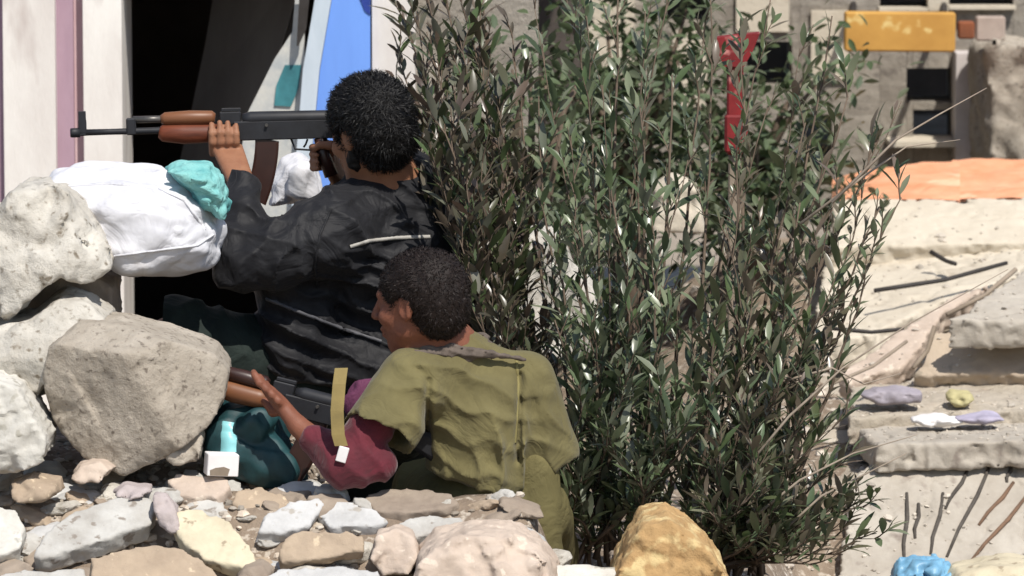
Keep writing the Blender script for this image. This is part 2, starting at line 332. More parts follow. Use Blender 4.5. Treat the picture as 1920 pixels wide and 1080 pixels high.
class SDF:
    def __init__(s, lo, hi, h):
        s.h = h; s.lo = np.array(lo, 'f8')
        s.n = [int(math.ceil((hi[i] - lo[i]) / h)) + 1 for i in range(3)]
        s.ax = [s.lo[i] + np.arange(s.n[i]) * h for i in range(3)]
        s.f = np.full(s.n, 1.0, 'f4')

    def _win(s, lo, hi):
        sl = []
        for i in range(3):
            a = max(0, int((lo[i] - s.lo[i]) / s.h) - 1); b = min(s.n[i], int((hi[i] - s.lo[i]) / s.h) + 3)
            if b <= a: return None
            sl.append(slice(a, b))
        return tuple(sl)

    def _pts(s, sl):
        g = np.meshgrid(*[s.ax[i][sl[i]] for i in range(3)], indexing='ij')
        return np.stack(g, -1).astype('f4')

    def put(s, fn, lo, hi, k=0.02, op='u'):
        m = k + 2 * s.h + 0.012
        sl = s._win([v - m for v in lo], [v + m for v in hi])
        if sl is None: return s
        d = fn(s._pts(sl)); a = s.f[sl]
        if op == 'u':
            hh = np.maximum(k - np.abs(a - d), 0) / max(k, 1e-6); s.f[sl] = np.minimum(a, d) - hh * hh * k * 0.25
        else:
            d = -d; hh = np.maximum(k - np.abs(a - d), 0) / max(k, 1e-6); s.f[sl] = np.maximum(a, d) + hh * hh * k * 0.25
        return s

    def cone(s, a, b, ra, rb, k=0.02, op='u', sq=None):
        a = np.array(a, 'f4'); b = np.array(b, 'f4'); ab = b - a; L = float(ab @ ab) + 1e-9
        rm = max(ra, rb)
        if sq is not None: sq = np.array(sq, 'f4')

        def fn(p):
            q = p - a; t = np.clip((q @ ab) / L, 0, 1); e = q - t[..., None] * ab
            if sq is not None: e = e * sq
            return np.sqrt((e * e).sum(-1)) - (ra + (rb - ra) * t)
        ex = rm * (1 if sq is None else 1 / float(sq.min()))
        return s.put(fn, np.minimum(a, b) - ex, np.maximum(a, b) + ex, k, op)

    def ell(s, c, r, rot=None, k=0.02, op='u'):
        c = np.array(c, 'f4'); r = np.array(r, 'f4'); Rm = np.array(rot if rot is not None else Matrix.Identity(3), 'f4')

        def fn(p):
            q = (p - c) @ Rm
            k0 = np.sqrt(((q / r) ** 2).sum(-1)) + 1e-6; k1 = np.sqrt(((q / (r * r)) ** 2).sum(-1)) + 1e-6
            return k0 * (k0 - 1) / k1
        m = float(r.max())
        return s.put(fn, c - m, c + m, k, op)

    def chain(s, pts, rads, k=0.02, op='u', sq=None):
        for i in range(len(pts) - 1): s.cone(pts[i], pts[i + 1], rads[i], rads[i + 1], k, op, sq)
        return s

    def disp(s, fn, band=0.035):
        """fn(points Nx3) -> displacement added to the field near the surface"""
        idx = np.where(np.abs(s.f) < band)
        p = np.stack([s.ax[i][idx[i]] for i in range(3)], -1).astype('f4')
        s.f[idx] += fn(p).astype('f4'); return s

    def mesh(s, name='m'):
        f = s.f; inside = f < 0; n = s.n
        c = [n[i] - 1 for i in range(3)]
        cnt = np.zeros(c, np.int8)
        for dx in (0, 1):
            for dy in (0, 1):
                for dz in (0, 1): cnt += inside[dx:dx + c[0], dy:dy + c[1], dz:dz + c[2]]
        act = (cnt > 0) & (cnt < 8); ci = np.argwhere(act)
        vid = np.full(c, -1, np.int64); vid[act] = np.arange(len(ci))
        acc = np.zeros((len(ci), 3)); num = np.zeros(len(ci))
        for axis in range(3):
            o = [a for a in range(3) if a != axis]
            for u in (0, 1):
                for v in (0, 1):
                    a = ci.copy(); a[:, o[0]] += u; a[:, o[1]] += v; b = a.copy(); b[:, axis] += 1
                    fa = f[a[:, 0], a[:, 1], a[:, 2]]; fb = f[b[:, 0], b[:, 1], b[:, 2]]
                    mk = (fa < 0) != (fb < 0); t = np.where(mk, fa / np.where(mk, fa - fb, 1), 0)
                    pos = a.astype('f8'); pos[:, axis] += t
                    acc[mk] += pos[mk]; num[mk] += 1
        V = acc / num[:, None] * s.h + s.lo
        F = []
        for axis in range(3):
            o1, o2 = [(1, 2), (2, 0), (0, 1)][axis]
            sl0 = [slice(None)] * 3; sl1 = [slice(None)] * 3; sl0[axis] = slice(0, n[axis] - 1); sl1[axis] = slice(1, n[axis])
            A = inside[tuple(sl0)]; B = inside[tuple(sl1)]; e = np.argwhere(A != B)
            e = e[(e[:, o1] > 0) & (e[:, o2] > 0) & (e[:, o1] < n[o1] - 1) & (e[:, o2] < n[o2] - 1)]
            if not len(e): continue
            sg = A[e[:, 0], e[:, 1], e[:, 2]]
            q = []
            for d1, d2 in ((-1, -1), (0, -1), (0, 0), (-1, 0)):
                g = e.copy(); g[:, o1] += d1; g[:, o2] += d2; q.append(vid[g[:, 0], g[:, 1], g[:, 2]])
            q = np.stack(q, 1); q[~sg] = q[~sg][:, ::-1]; F.append(q)
        F = np.concatenate(F)
        me = bpy.data.meshes.new(name)
        me.vertices.add(len(V)); me.vertices.foreach_set('co', V.astype('f4').ravel())
        me.loops.add(len(F) * 4); me.loops.foreach_set('vertex_index', F.astype('i4').ravel())
        me.polygons.add(len(F)); me.polygons.foreach_set('loop_start', np.arange(0, len(F) * 4, 4, dtype='i4'))
        me.polygons.foreach_set('loop_total', np.full(len(F), 4, 'i4'))
        me.update(calc_edges=True); me.validate()
        return me


def poly_sd(p2, poly):
    """signed distance of Nx2 points to a closed 2-D polygon"""
    poly = np.array(poly, 'f4'); d = np.full(p2.shape[:-1], 1e9, 'f4'); s = np.ones(p2.shape[:-1], 'f4'); n = len(poly)
    for i in range(n):
        a = poly[i]; b = poly[i - 1]; e = b - a; w = p2 - a
        t = np.clip((w @ e) / float(e @ e + 1e-12), 0, 1); q = w - t[..., None] * e
        d = np.minimum(d, (q * q).sum(-1))
        c1 = p2[..., 1] >= a[1]; c2 = p2[..., 1] < b[1]; c3 = e[0] * w[..., 1] > e[1] * w[..., 0]
        flip = (c1 & c2 & c3) | (~c1 & ~c2 & ~c3); s = np.where(flip, -s, s)
    return s * np.sqrt(d)


def smax(a, b, k):
    h = np.maximum(k - np.abs(a - b), 0) / k
    return np.maximum(a, b) + h * h * k * 0.25


def chunk(name, poly, Y, thick, m, label, cat, faces=(), h=0.009, seed=0, rough=0.006, nsc=14, group=None, edge=0.010, cuts=4, parent=None, facets=7, fdep=0.006, ribs=0.0):
    """A broken stone: outline (pixels, read off the photograph) at distance Y with real thickness; faces = (px, py, depth offset, normal)."""
    w = [P(x, y, Y) for x, y in poly]; p2 = [(v.x, v.z) for v in w]
    xs = [q[0] for q in p2]; zs = [q[1] for q in p2]
    lo = (min(xs) - 0.03, Y - thick / 2 - 0.03, min(zs) - 0.03); hi = (max(xs) + 0.03, Y + thick / 2 + 0.03, max(zs) + 0.03)
    S = SDF(lo, hi, h); pts = S._pts((slice(None),) * 3)
    d = poly_sd(pts[..., [0, 2]], p2) + 0.004
    d = smax(d, np.abs(pts[..., 1] - Y) - thick / 2, edge * 2)
    for (fx, fy, dy, nrm) in faces:
        q = P(fx, fy, Y + dy); nv = Vector(nrm).normalized()
        d = smax(d, (pts - np.array(q, 'f4')) @ np.array(nv, 'f4'), edge)
    rg = random.Random(seed * 31 + 5)
    cx, cz = (min(xs) + max(xs)) / 2, (min(zs) + max(zs)) / 2; ext = np.array([(max(xs) - min(xs)) / 2, thick / 2, (max(zs) - min(zs)) / 2])
    for _ in range(cuts):                                # chipped corners
        nv = Vector((rg.uniform(-1, 1), rg.uniform(-1.0, 0.2), rg.uniform(-0.6, 1))).normalized()
        sup = float(np.abs(np.array(nv) * ext).sum())
        d = smax(d, (pts - np.array((cx, Y, cz), 'f4')) @ np.array(nv, 'f4') - sup * rg.uniform(0.66, 0.82), edge)
    hit = np.argwhere((d[:, :-1, :] > 0) & (d[:, 1:, :] <= 0))
    for _ in range(facets if len(hit) else 0):            # small fracture facets all over the side that is seen
        k = hit[rg.randrange(len(hit))]; c0 = np.array([S.ax[i][k[i]] for i in range(3)], 'f4')
        nv = Vector((rg.uniform(-1, 1), rg.uniform(-1.3, -.4), rg.uniform(-.5, 1))).normalized()
        pl = (pts - c0) @ np.array(nv, 'f4') + fdep * rg.uniform(0.0, 1.0)
        rad = float(ext.max()) * rg.uniform(.25, .6); w = np.clip(1 - np.sqrt(((pts - c0) ** 2).sum(-1)) / rad, 0, 1)
        d = np.where(w > 0, np.maximum(d, np.minimum(pl, d + fdep * 2.2 * w)), d)
    S.f = d.astype('f4')
    S.disp(lambda p: rough * (fbm(p, nsc, 4, seed) * 0.9 + 0.9 * np.abs(fbm(p, nsc * 2.3, 3, seed + 9)) - 0.5) + 0.0016 * fbm(p, 110, 2, seed + 4) + ribs * np.sin((p[:, 2] + .25 * p[:, 0]) * 380 + 2 * fbm(p, 12, 2, seed)), 0.05)
    o = link(name, S.mesh(name), m, parent, None if parent else (cx, Y, min(zs)))
    if cat: tag(o, label, cat, group)
    return o


def plate(name, corners, thick, m, label=None, cat=None, h=0.009, seed=0, rough=0.003, jag=0.008, jsc=16, edge=0.004, group=None, parent=None, crack=0.0):
    """A flat broken slab: its visible face is a polygon whose corners each have their own distance (px, py, Y); real thickness behind it."""
    w = [P(*c) for c in corners]; cen = sum(w, Vector()) / len(w)
    A = np.array([v - cen for v in w]); nv = Vector(np.linalg.svd(A)[2][2])
    if nv.dot(CAM - cen) < 0: nv = -nv
    ux = Vector((1, 0, 0)); ux = (ux - nv * ux.dot(nv)).normalized(); uy = nv.cross(ux)
    p2 = [((v - cen).dot(ux), (v - cen).dot(uy)) for v in w]
    ext = [v - nv * k for v in w for k in (-.01, thick + .01)]
    lo = [min(v[i] for v in ext) - .03 for i in range(3)]; hi = [max(v[i] for v in ext) + .03 for i in range(3)]
    S = SDF(lo, hi, h); pts = S._pts((slice(None),) * 3); q_ = pts - np.array(cen, 'f4')
    X = q_ @ np.array(ux, 'f4'); Yq = q_ @ np.array(uy, 'f4'); Z = q_ @ np.array(nv, 'f4')
    d = np.full(X.shape, 1.0, 'f4'); mk = (Z < .06) & (Z > -thick - .06)
    pp = np.stack([X, Yq], -1)[mk]; d[mk] = poly_sd(pp, p2) + jag * (.7 * fbm(pts[mk], jsc * .35, 2, seed + 2) + np.abs(fbm(pts[mk], jsc, 3, seed))) + jag * .3
    d = smax(d, np.abs(Z + thick / 2) - thick / 2, edge)
    S.f = d.astype('f4')
    S.disp(lambda p: rough * (fbm(p, 9, 3, seed + 1) + .8 * np.abs(fbm(p, 34, 2, seed + 2))) + 0.0012 * fbm(p, 120, 2, seed + 4) + crack * (np.exp(-(fbm(p, 4.0, 3, seed + 6) / .05) ** 2) + .6 * np.exp(-(fbm(p, 9.0, 2, seed + 8) / .06) ** 2)), 0.04)
    o = link(name, S.mesh(name), m, parent, None if parent else tuple(cen))
    if cat: tag(o, label, cat, group)
    return o


def pillow(name, poly, Y, thick, Rr, m, label=None, cat=None, h=0.008, seed=0, fold=0.006, fsc=14, parent=None, fdir=(0.5, 1, 0.5)):
    """A filled soft bag or bundle from its outline."""
    w = [P(x, y, Y) for x, y in poly]; p2 = [(v.x, v.z) for v in w]
    xs = [q[0] for q in p2]; zs = [q[1] for q in p2]
    S = SDF((min(xs) - 0.03, Y - thick / 2 - 0.03, min(zs) - 0.03), (max(xs) + 0.03, Y + thick / 2 + 0.03, max(zs) + 0.03), h)
    pts = S._pts((slice(None),) * 3)
    d2 = poly_sd(pts[..., [0, 2]], p2)
    a = np.maximum(d2 + Rr, 0); b = (pts[..., 1] - Y) * (Rr / (thick / 2))
    S.f = (np.sqrt(a * a + b * b) - Rr).astype('f4') * 0.8
    fd = np.array(fdir, 'f4')
    S.disp(lambda p: fold * (1 - np.abs(fbm(p * fd, fsc, 3, seed))) * 1.3 - fold + fold * 0.6 * fbm(p, fsc * 0.5, 2, seed + 3), 0.05)
    o = link(name, S.mesh(name), m, parent, None if parent else ((min(xs) + max(xs)) / 2, Y, min(zs)))
    if cat: tag(o, label, cat)
    return o


def bvh_of(*objs):
    vs = []; fs = []
    for o in objs:
        off = len(vs); w = worigin(o)
        vs += [v.co + w for v in o.data.vertices]; fs += [[i + off for i in p.vertices] for p in o.data.polygons]
    return BVHTree.FromPolygons(vs, fs)


def snap(bv, px, py, lift=0.0):
    d = ray(px, py).normalized(); h = bv.ray_cast(CAM, d)
    if h[0] is None: return None, None
    return h[0] + h[1] * lift, h[1]


def strip_on(bv, pix, width, lift=0.002, thick=0.003):
    """A raised seam, zip or strap following pixel waypoints on a surface: a real strip with thickness."""
    pts = []
    for i in range(len(pix) - 1):
        k = 8
        for j in range(k + (i == len(pix) - 2)):
            t = j / k; pts.append((pix[i][0] + (pix[i + 1][0] - pix[i][0]) * t, pix[i][1] + (pix[i + 1][1] - pix[i][1]) * t))
    hs = [snap(bv, *q) for q in pts]; hs = [q for q in hs if q[0] is not None]
    b = MB()
    for i, (p, n) in enumerate(hs):
        t = (hs[min(i + 1, len(hs) - 1)][0] - hs[max(i - 1, 0)][0]).normalized(); s = t.cross(n).normalized() * width / 2
        for e in (-1, 1):
            b.v.append(p + s * e + n * (lift + thick)); b.v.append(p + s * e * 1.15 - n * 0.004)
        if i:
            a = (i - 1) * 4; c = i * 4
            b.f += [(a, c, c + 2, a + 2), (a + 1, c + 1, c, a), (a + 2, c + 2, c + 3, a + 3)]
    return b
#SPLIT
# ------------------------------------------------------------------ ground and terrain
def sheet(name, x0, x1, y0, y1, nx, ny, fz, m):
    v = []; f = []
    for j in range(ny + 1):
        for i in range(nx + 1):
            x = x0 + (x1 - x0) * i / nx; y = y0 + (y1 - y0) * j / ny; v.append((x, y, fz(x, y)))
    for j in range(ny):
        for i in range(nx):
            a = j * (nx + 1) + i; f.append((a, a + 1, a + nx + 2, a + nx + 1))
    o = link(name, mesh(v, f), m); o['kind'] = 'structure'
    return o


def sstep(a, b, x):
    t = min(1, max(0, (x - a) / (b - a))); return t * t * (3 - 2 * t)


def mound(x, y):
    front = sstep(-1.15, -0.42, y) * 0.47 + sstep(-0.45, -0.10, y) * 0.15      # rises from the ground to a low heap
    left = 1 - sstep(-0.50, -0.36, x)
    midh = 1 - sstep(-0.10, 0.05, y)                                           # behind the men it drops
    right = sstep(0.02, 0.16, x)
    zl = front + 0.05 * sstep(0.0, 0.3, y) - 0.35 * sstep(1.0, 1.6, y)
    zm = front * midh + 0.12 * (1 - midh)
    zr = (front - 0.13 - 0.13 * sstep(-0.5, -0.2, y)) * (1 - sstep(0, 0.5, y)) + 0.27 * sstep(0, 0.5, y) + 0.06 * sstep(0.6, 1.2, y) + 0.30 * sstep(1.5, 5.0, y) * sstep(0.3, 0.9, x) - 0.24 * sstep(0.62, 0.80, x) * sstep(0.1, 0.4, y) * (1 - sstep(1.3, 1.8, y)) - 0.15 * sstep(0.55, 0.75, x) * (1 - sstep(0.0, 0.3, y)) * sstep(-.6, -.3, y)
    zmid = zm * (1 - right) + zr * right
    z = zl * left + zmid * (1 - left)
    edge = sstep(-2.6, -1.6, x) * (1 - sstep(3.6, 5.0, x)) * (1 - sstep(5.2, 6.6, y))
    nz = mnoise.fractal(Vector((x * 6, y * 6, 1.3)), 0.9, 2.0, 5) * 0.018
    return -0.02 + (z + nz + 0.02) * edge


sheet('ground', -400, 400, -40, 760, 40, 40, lambda x, y: -0.004, 'ground_soil')
sheet('terrain', -2.6, 5.2, -1.4, 6.8, 260, 270, mound, 'earth')
dust_z = lambda x, y: mound(x, y) + 0.006 + 0.03 * mnoise.fractal(Vector((x * 3, y * 3, 4.1)), 0.9, 2.0, 4) * sstep(1.1, 2.0, y) - 0.03 * (1 - sstep(1.0, 1.5, y)) - 0.03 * (1 - sstep(0.78, 1.0, x))
sheet('path', 0.78, 4.2, 1.0, 5.6, 120, 150, dust_z, 'dust')

# ------------------------------------------------------------------ stones of the heap (outlines in the photograph's pixels)
UP = (0, -0.35, 1)
chunk('concrete_block', [(95, 640), (150, 598), (225, 598), (330, 625), (405, 655), (432, 690), (425, 745), (395, 795), (320, 845), (240, 880), (160, 850), (98, 785), (85, 700)],
      0.02, 0.34, M['concrete'], 'biggest broken grey concrete block with a smooth tan front face, below the white sack', 'concrete block',
      faces=[(200, 740, -0.140, (-0.34, -1, -0.16)), (315, 740, -0.150, (0.62, -0.85, 0.20)), (220, 655, -0.150, (-0.05, -0.45, 1)), (105, 740, -0.14, (-1, -0.5, -0.25)), (200, 850, -.150, (0, -1, -.6))],
      h=0.006, seed=2, rough=0.0032, nsc=16, cuts=0, edge=0.003, facets=5, fdep=.006)
chunk('concrete_lump', [(0, 400), (30, 352), (80, 340), (130, 352), (165, 395), (200, 440), (212, 490), (175, 520), (120, 508), (70, 540), (25, 590), (0, 560), (-90, 560), (-110, 420), (-40, 370)],
      0.22, 0.36, M['concrete_pale'], 'rough pitted pale concrete lump at the left edge in front of the pillars', 'concrete lump',
      faces=[(80, 450, -0.16, (0.1, -1, 0.45)), (150, 430, -0.12, (0.8, -0.8, 0.5))], seed=4, rough=0.012, nsc=14, cuts=3, edge=.004, facets=14, fdep=.014)
chunk('pale_rock', [(-60, 600), (0, 600), (60, 590), (115, 548), (160, 556), (215, 592), (160, 640), (110, 690), (85, 735), (30, 730), (-60, 720)],
      0.12, 0.32, M['concrete_pale'], 'pale dusty rock wedged between the pitted lump and the biggest concrete block', 'rock',
      faces=[(60, 660, -0.15, (0.0, -1, 0.7))], seed=6, rough=0.007, cuts=2, edge=.004, facets=9, fdep=.012)
chunk('white_rock', [(-70, 700), (0, 698), (40, 715), (75, 770), (102, 815), (92, 850), (40, 874), (-70, 880)],
      -0.10, 0.30, M['plaster_stone'], 'greenish white plastered rock at the left edge, left of the biggest concrete block', 'rock',
      faces=[(30, 790, -0.14, (0.1, -1, 0.5))], seed=8, rough=0.006, ribs=.0028, cuts=2, edge=.004, facets=9, fdep=.012)
chunk('gap_shade_fill', [(-60, 540), (40, 505), (110, 490), (170, 485), (222, 520), (228, 640), (-60, 660)], 0.46, 0.30, M['stone_brown'], 'dark brown filler for the shadow gap under the pitted pale lump, behind the dusty rock', 'rock', seed=9, rough=.008, cuts=1, edge=.004)  # dark chunk added so its colour supplies the shadow under the lump
STONES = [
    ('stone', [(-60, 950), (0, 938), (35, 948), (55, 985), (45, 1030), (0, 1045), (-60, 1040)], -0.36, 0.22, 'plaster_stone', 'whitish rounded stone cut off by the left edge, bottom corner', (0, -0.7, 1), .1),
    ('stone', [(52, 1042), (75, 1000), (130, 960), (220, 925), (285, 918), (302, 945), (290, 985), (230, 1008), (150, 1030), (80, 1050)], -0.34, 0.24, 'stone_grey', 'long pale grey slab tilted up to the right, beside the whitish corner stone', (-0.15, -0.75, 1), .07),
    ('stone', [(282, 925), (305, 918), (330, 945), (345, 990), (325, 1000), (300, 985)], -0.31, 0.12, 'stone_lilac', 'narrow lilac stone standing between the pale grey slab and the yellow stone', (0.3, -1, 0.6), .03),
    ('stone', [(318, 985), (325, 950), (365, 948), (430, 975), (478, 1015), (485, 1055), (462, 1066), (385, 1050), (335, 1022)], -0.38, 0.22, 'stone_cream', 'bright cream yellow stone tilted down to the right, the yellowest in the heap', (0.05, -0.9, 0.9), .07),
    ('stone', [(482, 1000), (490, 965), (540, 935), (600, 928), (612, 945), (585, 985), (520, 1003)], -0.26, 0.2, 'stone_blue', 'bluish white stone touching the yellow stone, left one of the bluish pair', (-0.2, -0.7, 1), .06),
    ('stone', [(588, 965), (610, 935), (660, 932), (715, 955), (737, 975), (700, 988), (620, 990)], -0.24, 0.18, 'stone_blue', 'bluish white flat stone above the orange tan block, right one of the bluish pair', (0.1, -0.6, 1), .05),
    ('stone', [(535, 1000), (560, 992), (660, 988), (690, 1002), (692, 1040), (620, 1052), (525, 1055), (518, 1030)], -0.38, 0.2, 'stone_tan', 'orange tan rectangular block under the bluish flat stone', (0, -1, 0.55), .08),
    ('stone', [(680, 930), (720, 914), (800, 914), (850, 922), (866, 940), (840, 955), (760, 962), (705, 955)], -0.16, 0.26, 'stone_brown', 'flat grey brown slab below the khaki shirt', (0, -0.4, 1), .08),
    ('stone', [(735, 985), (760, 968), (830, 963), (872, 966), (878, 985), (840, 1000), (770, 1008)], -0.27, 0.2, 'stone_grey', 'flat light grey slab between the brown slab and the cream pink boulder', (0, -0.5, 1), .06),
    ('stone', [(695, 1040), (705, 1000), (740, 985), (775, 1000), (790, 1040), (770, 1072), (715, 1072)], -0.36, 0.16, 'stone_pink', 'small pale pink stone between the orange tan block and the cream pink boulder', (0.1, -1, 0.7), .05),
    ('boulder', [(775, 1090), (785, 1040), (815, 1008), (880, 994), (960, 996), (1010, 1020), (1045, 1060), (1060, 1110), (900, 1140), (790, 1130)], -0.46, 0.3, 'stone_pink', 'large cream pink boulder at the bottom edge in front of the khaki trousers', (0, -0.9, 1), .12),
    ('boulder', [(1130, 1130), (1150, 1070), (1175, 1010), (1205, 970), (1250, 958), (1290, 985), (1330, 1020), (1362, 1075), (1380, 1140), (1250, 1170)], -0.40, 0.34, 'stone_ochre', 'pointed orange ochre boulder at the bottom edge in front of the shrubs', (-0.1, -1, 0.5), .15),
    ('stone', [(165, 1040), (250, 1015), (340, 1020), (405, 1055), (430, 1100), (300, 1130), (150, 1110)], -0.50, 0.22, 'stone_tan', 'dusty tan stone at the bottom edge under the yellow and grey slabs', (0, -0.8, 1), .08),
    ('stone', [(495, 1075), (520, 1062), (640, 1058), (710, 1066), (725, 1100), (600, 1125), (500, 1110)], -0.52, 0.2, 'stone_blue', 'pale grey slab at the bottom edge below the orange tan block', (0, -0.7, 1), .06),
    ('stone', [(0, 1075), (60, 1060), (160, 1058), (180, 1085), (120, 1120), (-20, 1120)], -0.50, 0.2, 'stone_grey', 'dusty grey stone in the bottom left corner under the long slab', (0, -0.8, 1), .06),
    ('stone', [(1000, 1085), (1030, 1056), (1100, 1050), (1160, 1058), (1180, 1100), (1080, 1125)], -0.42, 0.2, 'plaster_stone', 'white stone between the two boulders at the bottom edge', (0, -0.7, 1), .08),
    ('stone', [(425, 945), (440, 915), (490, 905), (545, 925), (555, 948), (510, 962), (450, 962)], -0.15, 0.18, 'stone_tan', 'orange brown stone below the maroon sleeve', (0, -0.5, 1), .06),
    ('stone', [(300, 900), (330, 884), (420, 890), (440, 912), (410, 935), (330, 935)], -0.12, 0.18, 'stone_pink', 'dusty pinkish stone in front of the white carton', (0, -0.5, 1), .06),
    ('stone', [(130, 892), (150, 868), (190, 860), (215, 876), (190, 900), (150, 905)], -0.12, 0.12, 'stone_pink', 'small pink stone in the dirt under the biggest concrete block', (0, -0.8, 1), .05),
    ('stone', [(20, 905), (60, 890), (110, 900), (120, 925), (70, 940), (25, 935)], -0.2, 0.14, 'stone_tan', 'small tan stone in the dirt below the white plastered rock', (0, -0.7, 1), .05),
    ('stone', [(205, 925), (235, 905), (280, 908), (290, 925), (240, 938)], -0.22, 0.12, 'stone_lilac', 'small lilac brown stone right above the long grey slab', (0, -0.6, 1), .04),
    ('stone', [(300, 850), (330, 800), (365, 790), (385, 820), (375, 860), (330, 872)], -0.05, 0.14, 'concrete', 'crumbling grey concrete fragment between the biggest block and the teal bag', (0.3, -1, 0.6), .05),
    ('stone', [(440, 1085), (455, 1060), (490, 1050), (515, 1072), (500, 1105)], -0.47, 0.12, 'stone_brown', 'dark brown stone in the gap left of the bottom grey slab', (0, -1, 0.6), .04),
    ('stone', [(1150, 1082), (1140, 1040), (1165, 1030), (1185, 1075)], -0.2, 0.1, 'stone_brown', 'small dark stone squeezed against the ochre boulder', (0, -1, 0.6), .04),
]
for i, (nm, poly, Y, th, m, lab, nrm, off) in enumerate(STONES):
    cx = sum(p[0] for p in poly) / len(poly); cy = sum(p[1] for p in poly) / len(poly)
    if nm == 'stone' and th >= .18:                       # flat shards lying tilted on the heap
        k = (0.75 + 0.12 * (i % 4)) / 800 * (-nrm[2] / nrm[1]) ** .7; kx = (-nrm[0]) / 800 * 1.2
        plate(nm, [(x, y, Y - (y - cy) * k + (x - cx) * kx * .6) for x, y in poly], .045 + .012 * (i % 3), M[m], lab, 'stone', h=.0055, seed=20 + i, rough=.0028, jag=.009, jsc=20, edge=.003, crack=.002, group='stones of the low rubble heap')
        continue
    chunk(nm, poly, Y, th, M[m], lab, 'boulder' if nm == 'boulder' else 'stone', faces=[(cx, cy, -off, nrm)], h=0.0065, seed=20 + i, rough=0.005 if nm == 'stone' else 0.008, nsc=18,
          group='stones of the low rubble heap', cuts=3, edge=0.004, facets=12 if nm == 'boulder' else 7, fdep=.009)

# smaller broken stones filling the gaps, each a thing of its own
proto = []
for i in range(5):
    rr = random.Random(300 + i); n = 7; poly = [(960 + rr.uniform(34, 46) * math.cos(6.283 * k / n), 540 + rr.uniform(20, 30) * math.sin(6.283 * k / n)) for k in range(n)]
    o = chunk('stone', poly, 0.0, 0.075, M[('stone_tan', 'stone_grey', 'stone_blue', 'concrete_pale', 'stone_brown')[i]], 'small broken %s stone lying in the dirt between the larger stones of the heap' % ('tan', 'mottled grey', 'pale grey', 'dusty cream', 'brown')[i], 'stone', faces=[(960, 540, -.03, (rr.uniform(-.3, .3), -.8, 1))], h=.005, seed=310 + i, rough=.003, cuts=5, edge=.002, facets=10, fdep=.008, group='small stones filling the heap')
    proto.append(o)
rr = random.Random(77); used = []; tries = 0
while len(used) < 105 and tries < 9000:
    tries += 1
    if rr.random() < .72: x, y = rr.uniform(-1.2, -.42), rr.uniform(-.42, .08)
    else: x, y = rr.uniform(-.45, .12), rr.uniform(-.45, -.12)
    if any((x - a) ** 2 + (y - b_) ** 2 < .036 ** 2 for a, b_ in used): continue
    used.append((x, y)); k = len(used) - 1
    o = proto[k] if k < 5 else proto[k % 5].copy()
    if k >= 5: COL.objects.link(o)
    sc = rr.uniform(.45, 1.15); o.scale = (sc * 1.2, sc, sc * rr.uniform(.5, .95)); o.rotation_euler = (rr.uniform(-.3, .3), rr.uniform(-.4, .4), rr.uniform(-.7, .7))
    o.location = (x, y, mound(x, y) - .018 * sc)

# loose gravel over the heap: many small hull stones in one mesh
rg = random.Random(11)


def gravel(name, spots, m):
    b = MB()
    for (x, y, z, s) in spots:
        o = len(b.v); a = [s * rg.uniform(.6, 1.2), s * rg.uniform(.6, 1.2), s * rg.uniform(.4, .9)]; rt = Matrix.Rotation(rg.uniform(0, 6.28), 3, 'Z') @ Matrix.Rotation(rg.uniform(-.5, .5), 3, 'X')
        ring = [(math.cos(t), math.sin(t)) for t in (0.2, 1.3, 2.5, 3.5, 4.4, 5.5)]
        for zz, sc in ((-0.5, 0.7), (0.1, 1.0), (0.6, 0.6)):
            for (cx, cy) in ring:
                j = rg.uniform(.75, 1.15); b.v.append(Vector((x, y, z)) + rt @ Vector((cx * a[0] * sc * j, cy * a[1] * sc * j, zz * a[2] * rg.uniform(.8, 1.2))))
        for l in (0, 6):
            for k in range(6): b.f.append((o + l + k, o + l + (k + 1) % 6, o + l + 6 + (k + 1) % 6, o + l + 6 + k))
        b.f.append(tuple(o + 12 + k for k in range(6)))
    ob = b.build(name, m); ob['kind'] = 'stuff'
    return ob


sp = []
for _ in range(1500):
    x = rg.uniform(-1.3, 0.7) if rg.random() < .35 else rg.uniform(-1.3, -0.4); y = rg.uniform(-0.8, 0.45) if x < -0.4 else rg.uniform(-0.8, -0.05)
    sp.append((x, y, mound(x, y) + 0.002, rg.uniform(0.004, 0.017) * (1.6 if rg.random() < .12 else 1)))
gravel('gravel', sp[:750], mat('gravel_a', (0.50, 0.43, 0.35), (0.34, 0.28, 0.22), 0.95, 20, 5, 0.4, 60, 0.003, isl=0.45))
gravel('gravel', sp[750:], mat('gravel_b', (0.46, 0.42, 0.36), (0.32, 0.27, 0.22), 0.95, 20, 5, 0.4, 60, 0.003, isl=0.45))
sp = []
for _ in range(1300):
    y = rg.uniform(1.2, 5.4); x = rg.uniform(0.5, 2.2 + y * 0.15)
    sp.append((x, y, dust_z(x, y) + 0.003, rg.uniform(0.006, 0.03) * (1.8 if rg.random() < .1 else 1)))
gravel('rubble', sp, mat('gravel_c', (0.58, 0.53, 0.46), (0.36, 0.31, 0.26), 0.95, 12, 5, 0.4, 60, 0.003, isl=0.4))

